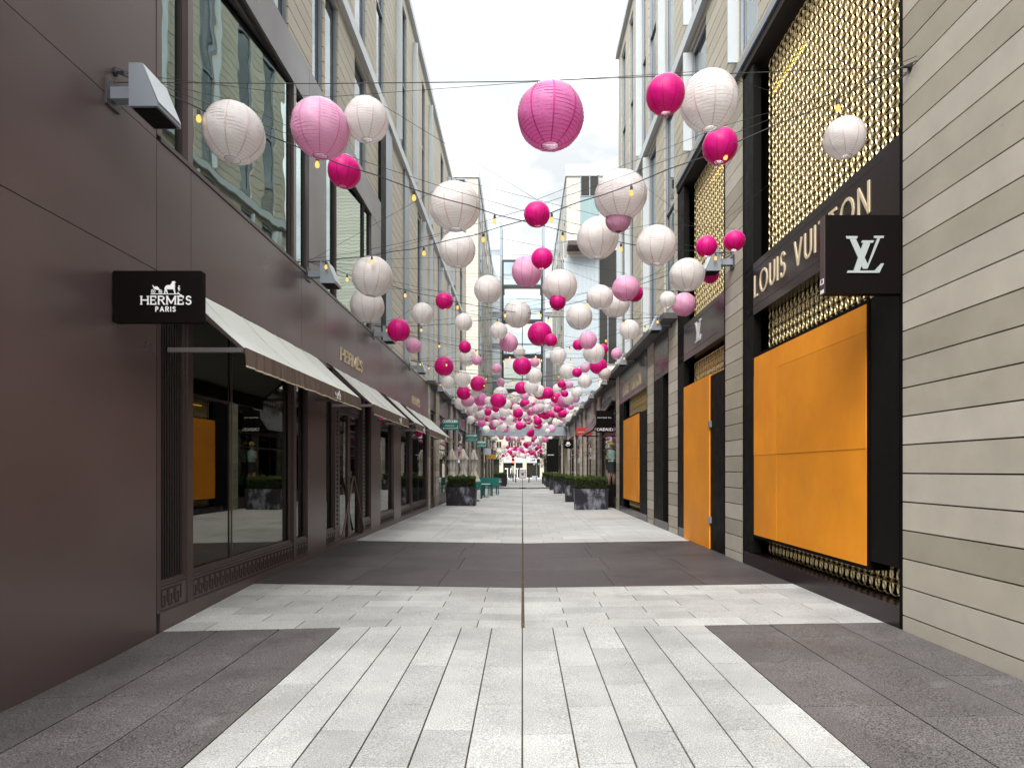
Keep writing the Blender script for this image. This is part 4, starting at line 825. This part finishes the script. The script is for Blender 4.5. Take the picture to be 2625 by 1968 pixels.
tree(-3.7, 84, 5.2, 1.25, 'dark leafy tree at the left of the far alley mouth', 3); tree(3.15, 86, 4.9, 1.1, 'dark leafy tree at the right of the far alley mouth', 5)
for x, y, lab in ((-1.9, 108.5, 'round dark plant tub on the far pavement, left of the notice board'), (2.15, 106.5, 'pale square plant tub on the far pavement, right of the notice board')):
    t = thing('plant_tub', lab, 'planter', (x, y, 0)); z = .0; b = MB(); b.lathe([(.38,-.02),(.45,.3),(.48,.55),(.42,.55),(0,.5)], 14 if x < 0 else 4, (x, y, z)); b.build('tub', M['lead'] if x < 0 else M['palemetal'], t); b = MB(); r = random.Random(int(y))
    for _ in range(260):
        p = Vector((x+r.gauss(0,.28), y+r.gauss(0,.28), .5+abs(r.gauss(0,.3)))); d = Vector((r.gauss(0,1), r.gauss(0,1), 1)).normalized(); e = d.cross(Vector((1,.3,.2))).normalized(); b.add([p, p+d*.1+e*.05, p+d*.2, p+d*.1-e*.05], [(0,1,2,3)], r.random())
    b.build('foliage', M['leafdk'], t)

# ================================================================== wall floodlights on arms
def flood(side, y, lab):
    xw = -WL if side < 0 else WR; s = 1 if side < 0 else -1; t = thing('wall_floodlight', lab, 'wall light', (xw, y, 4.7), 'floodlights along the '+('left' if side < 0 else 'right')+' wall'); z = 4.58 if side < 0 else 4.86
    x0, xt, x1 = xw+s*.26, xw+s*.37, xw+s*.50
    b = MB(); b.prism([(x0, y-.18, z), (x1, y-.18, z), (x1, y-.18, z+.03), (xt, y-.18, z+.36), (x0, y-.18, z+.36)], (0, .36, 0)); b.build('housing', M['greymetal'], t)
    b = MB(); b.prism([(x1+s*.004, y-.17, z+.035), (xt+s*.004, y-.17, z+.355), (xt+s*.004, y+.17, z+.355), (x1+s*.004, y+.17, z+.035)], (s*.003, 0, .002)); b.build('cover_plate', M['palemetal'], t)
    part('lens', M['black'], t, (x0+s*.02, x1-s*.02, y-.15, y+.15, z-.012, z-.001)); part('arm', M['greymetal'], t, (xw, x0, y-.05, y+.05, z+.14, z+.24)); part('wall_plate', M['ledge'], t, (xw, xw+s*.02, y-.09, y+.09, z+.08, z+.3))
YF = [5.38, 10.3, 14.85, 19.6, 24.3, 29.0, 33.7, 38.4, 43.1, 47.8]; YR = [5.72, 10.55, 14.95, 19.8, 24.4, 29.0, 33.7, 38.4, 43.1, 47.8]
ordn = ['nearest', 'second', 'third', 'fourth', 'fifth', 'sixth', 'seventh', 'eighth', 'ninth', 'tenth']
for k, y in enumerate(YF): flood(-1, y, 'grey wedge floodlight on the left wall, '+ordn[k]+' from the viewer')
for k, y in enumerate(YR[1:]): flood(1, y, 'grey wedge floodlight on the right wall, '+ordn[k]+' from the viewer')

# ================================================================== lanterns
def lantern_mesh(nb, nm, seams=9, var=0):
    th0, th1 = RD(15), RD(165); prof = []; sub = 2 if nb > 10 else 1
    for i in range(nb*sub+1):
        th = th0 + (th1-th0)*i/(nb*sub); bul = 1 + (.02 if (i % sub) else 0.); prof.append((math.sin(th)*bul, math.cos(th)*bul))
    b = MB(); b.lathe(prof[::-1], nm, (0,0,0), lambda a, i: 1 + .006*math.cos(seams*2*a) + .010*math.sin(3*a+var*2+i*.21) + .007*math.sin(5*a+i*.55+var)); shade = b
    s = MB(); wv = .05
    for k in range(seams):
        a = 2*math.pi*k/seams; A = [];
        for r, z in prof:
            e = wv*(.35+.65*r); A += [((r*1.024+.002)*math.cos(a)+q*e/2*math.sin(a), (r*1.024+.002)*math.sin(a)-q*e/2*math.cos(a), z*1.004) for q in (-1, 1)]
        s.add(A, [(2*i, 2*i+1, 2*i+3, 2*i+2) for i in range(len(prof)-1)])
    wr = MB(); 
    if nb > 10:
        for i in range(0, len(prof), sub):
            r, z = prof[i]; wr.tube([(r*1.0*math.cos(2*math.pi*j/30), r*1.0*math.sin(2*math.pi*j/30), z*1.0) for j in range(31)], .0075, 3, cap=False)
    rim = MB(); r = math.sin(th1)
    rim.tube([(r*1.02*math.cos(2*math.pi*j/16), r*1.02*math.sin(2*math.pi*j/16), math.cos(th1)) for j in range(17)], .014, 4, cap=False)
    hg = MB(); hg.tube([(r*1.02*math.cos(2*math.pi*j/16), r*1.02*math.sin(2*math.pi*j/16), -math.cos(th1)) for j in range(17)], .014, 4, cap=False)
    hg.box(-r, r, -.012, .012, -math.cos(th1)-.012, -math.cos(th1)+.012); hg.tube([(0,0,-math.cos(th1)), (0,0,1.12)], .012, 4)
    return shade, s, wr, rim, hg
LM = {}
for lod, (nb, nm) in enumerate(((22, 54), (9, 27), (7, 12))):
    for c in 'wpmh':
        sh, se, wr, ri, hg = lantern_mesh(nb, nm, var='wpmh'.index(c))
        LM[lod, c] = (sh.mesh('paper_shade', M['p'+c], True), se.mesh('paper_seam', M['s'+c], True), wr.mesh('wire_rib', M['s'+c], True) if lod == 0 else None, ri.mesh('wire_ring', M['wire' if c == 'w' else 'wirep']), hg.mesh('hanger', M['wire' if c == 'w' else 'wirep']))
CN = {'w': 'white', 'p': 'pale pink', 'm': 'rose', 'h': 'hot pink'}
SZ = (.30, .36, .41, .46, .51, .56, .61)
placed = []
def lantern(x, y, d, c, lab, grp):
    Y0 = 5120/max(30., VY-y); s = min(SZ, key=lambda q: abs(q - d*Y0/F)); Yd = s*F/d
    if Yd > 48.6 and Yd < 53: Yd = 48.6; s = d*Yd/F
    lim = 3.38
    if abs(x-VX)*Yd/F + s/2 > lim: Yd = lim*F/(abs(x-VX) + d/2); s = d*Yd/F
    put((x-VX)*Yd/F, Yd, H+(VY-y)*Yd/F, s, c, lab, grp, 0 if d > 58 else 1 if d > 24 else 2)
def put(X, Y, Z, s, c, lab, grp, lod):
    placed.append((X, Y, Z + s*.56, s)); r = s/2
    rot = (rng.gauss(0, .05), rng.gauss(0, .05), rng.random()*6.28); sc_ = (r*rng.uniform(.96, 1.03), r*rng.uniform(.96, 1.03), r*rng.uniform(.93, 1.03))
    if lod == 2:
        o = obj('paper_lantern', LM[2, c][0], None, (X, Y, Z), sc_, rot); tag(o, lab, 'lantern', grp); return
    t = thing('paper_lantern', lab, 'lantern', (X, Y, Z), grp)
    for nme, me in zip(('paper_shade', 'paper_seam', 'wire_rib', 'wire_ring', 'hanger'), LM[lod, c]):
        if me: obj(nme, me, t, (X, Y, Z), sc_, rot)
NEAR = [(600.6,342,149,'w','largest white lantern at far left, in front of the upper shop glass'), (821.4,330.4,143,'p','large pale pink lantern hanging at upper left, second lantern from the left'), (940,308,113,'w','white lantern touching the large pale pink one at upper left'),
 (882.8,439.7,84,'h','hot pink lantern just below the large pale pink lantern at upper left'), (1166.6,529.8,126,'w','big white lantern over the left roofline, stacked above a smaller white one'), (1172.9,640,89,'w','white lantern directly beneath the big one at the left roofline'),
 (1411.3,299,164,'m','largest rose lantern, alone against the open sky'), (1705.7,243,95,'h','magenta lantern at the top edge, right of the sky gap'), (1817.5,259,139,'w','large white lantern at the top edge beside the magenta one'), (1845.5,374.5,87,'h','hot pink lantern beneath the large white one at upper right'),
 (1591,501.6,129,'w','big white lantern right of the sky gap with a pink one peeking below'), (1585,563,63,'p','pink lantern peeking out below the big white lantern right of the sky'), (1376.3,549.6,67,'h','hot pink lantern in mid sky with a reflected glint, under the rose lantern'), (1532.3,611,106,'w','white lantern over the right tower, below and left of the big white one'),
 (1682.7,629.5,102,'w','white lantern in front of the right tower windows, level with its neighbour'), (1810.8,631.7,55,'h','left of the two hot pink lanterns flanking a floodlight at right'), (1882.6,617.4,55,'h','right of the two hot pink lanterns flanking a floodlight at right'), (2164.8,354,100,'w','white lantern alone before the gold lattice, farthest right'),
 (1390,662.7,55,'h','hot pink lantern overlapping the rose-pink one in the sky gap'), (1350.7,696,77,'p','pink lantern half behind a hot pink one at the foot of the sky gap'), (1435,734,87,'w','white lantern with a hot pink one hidden below, right of centre'), (1485,812,68,'w','satiny white lantern with pink edges right of centre'), (1538,762,65,'w','white lantern with a bulb in front of it, right of centre'),
 (1577,778.4,73,'w','white lantern tucked behind the pale pink one on the right'), (1604.5,739,68,'p','pale pink lantern with a hot pink one behind it on the right'), (1761,705,86,'w','white lantern overlapping a small hot pink one near the lattice bay at right'), (1753,780.3,60,'p','pale pink lantern in front of the door-bay lattice at right'),
 (1613.5,845,50,'w','white lantern alone above the right canopy ledge'), (1325.9,804.5,70,'w','satiny white lantern at centre, before the glass link'), (1383.9,855.8,64,'h','large hot pink lantern at centre with a smaller one behind its right edge'), (1507,872,47,'p','pale pink lantern over a white one, right of centre'), (1522.5,904.6,54,'w','white lantern under the pale pink one, right of centre'),
 (1304,879,49,'p','pink lantern left of the large hot pink one at centre'), (1278,848,45,'w','satiny white lantern touching the pink one at centre left'), (954.4,709,99,'w','upper of two stacked white lanterns by the second left floodlight'), (941.4,784,84,'w','lower of two stacked white lanterns by the second left floodlight'), (1022,846.8,58,'h','hot pink lantern covering the third left floodlight'),
 (1082.5,803.4,55,'w','pinkish white lantern over the left siding, right of the stacked pair'), (1139,771.6,46,'h','hot pink lantern high over the left siding'), (1250.8,742.3,72,'w','white lantern left of the sky gap foot'), (1188.4,826,45,'w','white lantern under the hot pink one over the left siding'), (1338.3,938,48,'h','hot pink lantern low at centre, above a white one'),
 (1138.4,938.8,50,'h','hot pink lantern at left above the white cluster by the awnings'), (1199,915.5,44,'w','white lantern behind a small hot pink one at centre left'), (1060,886,39,'p','pale pink lantern just below the hot pink one by the third left floodlight')]
for x, y, d, c, lab in NEAR: lantern(x, y, d, c, lab, 'paper lanterns overhead')
MID = [(1429.7,773,43,'h'),(1627,752,44,'h'),(1821,704,44,'h'),(1711.7,768,43,'w'),(1412.6,872,32,'h'),(1482.4,884,30,'h'),(1545.6,895,28,'h'),(1580.6,906.5,29,'p'),(1534,938,45,'h'),(1549.7,957,33,'w'),(1430.8,911.4,42,'w'),(1455.2,951.6,43,'w'),(1479,955,25,'h'),(1499.5,943.4,25,'p'),(1499.5,977,37,'w'),
 (1371,929,25,'p'),(1369.7,963.5,42,'w'),(1330.4,902,33,'w'),(1337,994,36,'h'),(1362,991.5,37,'w'),(1380.6,1001.5,32,'w'),(1403.7,1007.5,32,'h'),(1426,1019,31,'h'),(1439.8,984.7,22,'h'),(1445,993,17,'h'),(1459.6,985.8,20,'p'),(1428,995.5,23,'w'),(1448,1009,19,'h'),(1478,1006.4,28,'w'),(1463,1030,20,'w'),(1433.5,1040,30,'h'),(1422.7,1047,22,'w'),
 (1398,1035.7,23,'p'),(1349,1037.6,26,'w'),(1319.5,1018.6,29,'w'),(1344.8,1016,22,'p'),(1454,1068,24,'w'),(1404,1069,24,'w'),(1426,1081,21,'w'),(1192,889.4,32,'h'),(1223,923.6,27,'p'),(1185,970.6,43,'w'),(1225.3,983.6,41,'h'),(1148.5,979.8,33,'w'),(1189,1006.4,38,'h'),(1205.5,1022.7,27,'h'),(1219,1005,27,'w'),(1181.3,1034,34,'w'),(1273.3,944.5,27,'p'),
 (1283.3,979.8,22,'p'),(1282.8,1008.6,37,'w'),(1277.4,1026.7,41,'h'),(1297,1035.7,28,'w'),(1278.7,1060,28,'w'),(1216,1044,25,'w'),(1244,1045.7,24,'w'),(1229,1065.6,28,'w'),(1206,1054.7,23,'p'),(1205.7,1076,22,'w'),(1254.6,1069,15,'p'),(1234.6,1084.5,21,'m'),(1263.5,1092,20,'h'),(1295,1100,18,'m'),(1315,1086,22,'h'),(1316.4,1071.6,22,'m'),
 (1325,1048.6,24,'w'),(1306,1060,13,'p'),(1339,1063.5,18.5,'w'),(1351.7,1071.6,20,'m'),(1339,1081,19,'w'),(1359,1087,22,'w'),(1364,1053,22,'p'),(1370.7,1036.6,15,'h'),(1385,1054.6,18,'w'),(1372.4,1070,11.5,'h'),(1389.5,1079,18,'m'),(1378,1084,13,'w'),(1383,1027,25,'w'),(1282,1089,21,'w'),(1247,1100,20,'w'),(1291,1072,18,'w'),(1393,1091,18,'w'),(1273,1073,14,'h'),
 (1437,1083,11,'p'),(1439.7,1054,26,'h'),(1450.6,1055,18,'p'),(1401,1043,16,'w'),(1396,1090,20,'w'),(1410,1096,15,'h'),(1330,1096,14,'p')]
ORD = ['leftmost','second from left','third from left','fourth from left','fifth from left','sixth from left','seventh from left','eighth from left','ninth from left','tenth from left','eleventh from left','twelfth from left','thirteenth from left','fourteenth from left','fifteenth from left','sixteenth from left','seventeenth from left','eighteenth from left']
zone = {}
for q in MID:
    x, y, d, c = q; zone.setdefault((c, y < 960, 0 if x < 1300 else 2 if x > 1390 else 1), []).append(q)
for (c, near, sd), qs in zone.items():
    for k, (x, y, d, c) in enumerate(sorted(qs)):
        side = ('left of centre', 'at the alley centre', 'right of centre')[sd]
        lab = '%s%s paper lantern %s, %s' % ('mid-distance ' if near else 'small ', CN[c], side, 'above the dense far cluster' if near else 'in the dense cluster before the footbridge')
        if len(qs) > 1: lab = '%s of the %s%s lanterns %s, %s' % (ORD[min(k, 17)], 'mid-distance ' if near else 'small ', CN[c], side, 'above the far cluster' if near else 'before the footbridge')
        lantern(x, y, d, c, lab, 'paper lanterns overhead')
for k in range(95):
    c = rng.choice('wwwwpphhm'); Y = rng.uniform(26, 48); put(rng.uniform(-2.5, 2.5), Y, 4.75 + rng.uniform(-.45, .25), rng.choice((.36, .46, .51, .61)), c, 'small %s paper lantern half hidden deep in the packed cluster before the footbridge' % CN[c], 'lanterns packed before the footbridge, '+CN[c], 2)
for k in range(30):                                       # just past the footbridge
    c = rng.choice('wwppmmh'); put(rng.uniform(-3.0, 2.6), rng.uniform(53, 76), rng.uniform(4.3, 5.0), rng.choice((.36, .46, .56)), c, 'small %s paper lantern glimpsed just beneath the footbridge' % CN[c], 'lanterns past the footbridge, '+CN[c], 2)
far_rest = MB(); fm = [M['pw'], M['ph'], M['pp']]        # far cluster over the cross street: the nearest 43 one by one, the rest one mass
far = sorted([(rng.uniform(86, 104), rng.uniform(-2.9, 2.9), rng.uniform(3.5, 4.95), rng.choice((.46, .56, .61)), rng.choice('wwwhhhhp')) for k in range(115)])
for k, (Y, X, Z, q, c) in enumerate(far):
    if k < 43: put(X, Y, Z, q, c, 'tiny %s paper lantern in the farthest cluster over the cross street' % CN[c], 'lanterns in the farthest cluster, '+CN[c], 2)
    else: far_rest.lathe([(q/2*math.sin(RD(t)), -q/2*math.cos(RD(t))) for t in (12, 40, 68, 96, 124, 150, 168)], 10, (X, Y, Z), m='whp'.index(c))
o = far_rest.build('distant_lanterns', fm, None, True); o['kind'] = 'stuff'; tag(o, 'mass of tiny pink and white lanterns at the very end of the alley', 'lanterns')
# carrying wires through the lantern tops
pts = sorted([p for p in placed if p[1] < 50], key=lambda p: p[1]); i = 0; wk = 0
while i < len(pts):
    n = 5 if pts[i][1] < 14 else 7; grp = sorted(pts[i:i+n]); i += n; ym = sum(p[1] for p in grp)/len(grp)
    fy = min(YF, key=lambda q: abs(q-ym)); ry = min(YR, key=lambda q: abs(q-ym)); P = [(-WL, fy, 4.98)] + [(p[0], p[1], p[2]) for p in grp] + [(WR, ry, 5.2)]
    b = MB(); b.tube(P, .0025 if ym < 12 else .003, 4); o = b.build('support_wire', M['cable']); tag(o, 'thin dark support wire carrying paper lanterns across the alley', 'wire', 'lantern support wires'); wk += 1
pts = sorted([p for p in placed if p[1] >= 50], key=lambda p: p[1])
for i in range(0, len(pts), 6):
    grp = sorted(pts[i:i+6]); P = [(-WL if grp[0][1] < 79 else -8, grp[0][1], 5.15)] + [p[:3] for p in grp] + [(WR if grp[-1][1] < 79 else 8, grp[-1][1], 5.15)]
    b = MB(); b.tube(P, .006, 3); o = b.build('support_wire', M['cable']); tag(o, 'thin far support wire beyond the footbridge carrying small lanterns', 'wire', 'far lantern wires')
# bulb strings zigzagging between the walls
b = MB(); b.lathe([(.004,-.095),(.022,-.085),(.030,-.062),(.026,-.035),(.014,-.01),(.012,0)], 10); BULB = b.mesh('bulb', M['bulb'], True)
b = MB(); b.lathe([(.015,-.008),(.019,0),(.019,.045),(.008,.055)], 8, cap=True); SOCK = b.mesh('socket', M['socket'])
b = MB(); b.lathe([(.003,-.075),(.009,-.06),(.009,-.03),(.003,-.02)], 6); FIL = b.mesh('filament', M['fil'])
def string(A, B, sag, lab, n, near, k_=3):
    A, B = Vector(A), Vector(B); t = thing('light_string', lab, 'string lights', tuple(A), 'zigzag strings of bulbs'); k = 22
    P = [A.lerp(B, i/k) - Vector((0,0,1))*sag*4*(i/k)*(1-i/k) + Vector((0,0,.012*math.sin(i*2.3))) for i in range(k+1)]
    b = MB(); b.tube(P, .006 if near else .009, 5); b.tube([A.lerp(B, i/8) + Vector((0,0,.04)) - Vector((0,0,1))*(sag*.75)*4*(i/8)*(1-i/8) for i in range(9)], .003, 4); b.build('cable', M['cable'], t)
    L = (B-A).length
    for i in range(n):
        f = (i+.6)/n; p = A.lerp(B, f) - Vector((0,0,1))*(sag*4*f*(1-f)+.06); s = .80 if near else .66 + .02*min(6, k_)
        so_ = obj('socket', SOCK, t, tuple(p), (s,s,s)); 
        o = bpy.data.objects.new('bulb', BULB); col.objects.link(o); o.parent = so_
        if near: o = bpy.data.objects.new('filament', FIL); col.objects.link(o); o.parent = so_
for k in range(9):
    a = string((-WL+.02, YF[k], 4.98), (WR-.02, YR[k+1], 5.22), .38, 'string of amber bulbs slanting from the %s left floodlight to the right wall' % ordn[k], 8, k < 3, k)
    a = string((WR-.02, YR[k] if k else 5.6, 5.22), (-WL+.02, YF[k+1], 4.98), .38, 'string of amber bulbs slanting from the right wall to the %s left floodlight' % ordn[k+1], 8, k < 3, k)
b = MB(); b.tube([(-WL, 5.45, 4.93), (-1.8, 5.5, 4.95), (0, 5.55, 5.0), (WR-.06, 5.72, 5.24)], .004, 5); o = b.build('support_wire', M['cable']); tag(o, 'bare wire rising across the sky, nearest the viewer, above the rose lantern', 'wire')
b = MB(); b.lathe([(.0,0),(.035,0),(.035,.012),(.012,.02),(.012,.07),(.02,.075),(.0,.08)], 10); me = b.mesh('wall_hook', M['cable'])
for k, (x, y, z, r, lab) in enumerate(((WR, 5.72, 5.24, -90, 'small dark hook on the beige right pier where the near wires meet'), (-WL, 5.42, 5.0, 90, 'small dark hook on the brown left wall above the nearest floodlight'))):
    tag(obj('wall_hook', me, None, (x, y, z), rot=(0, RD(r), 0)), lab, 'hook')
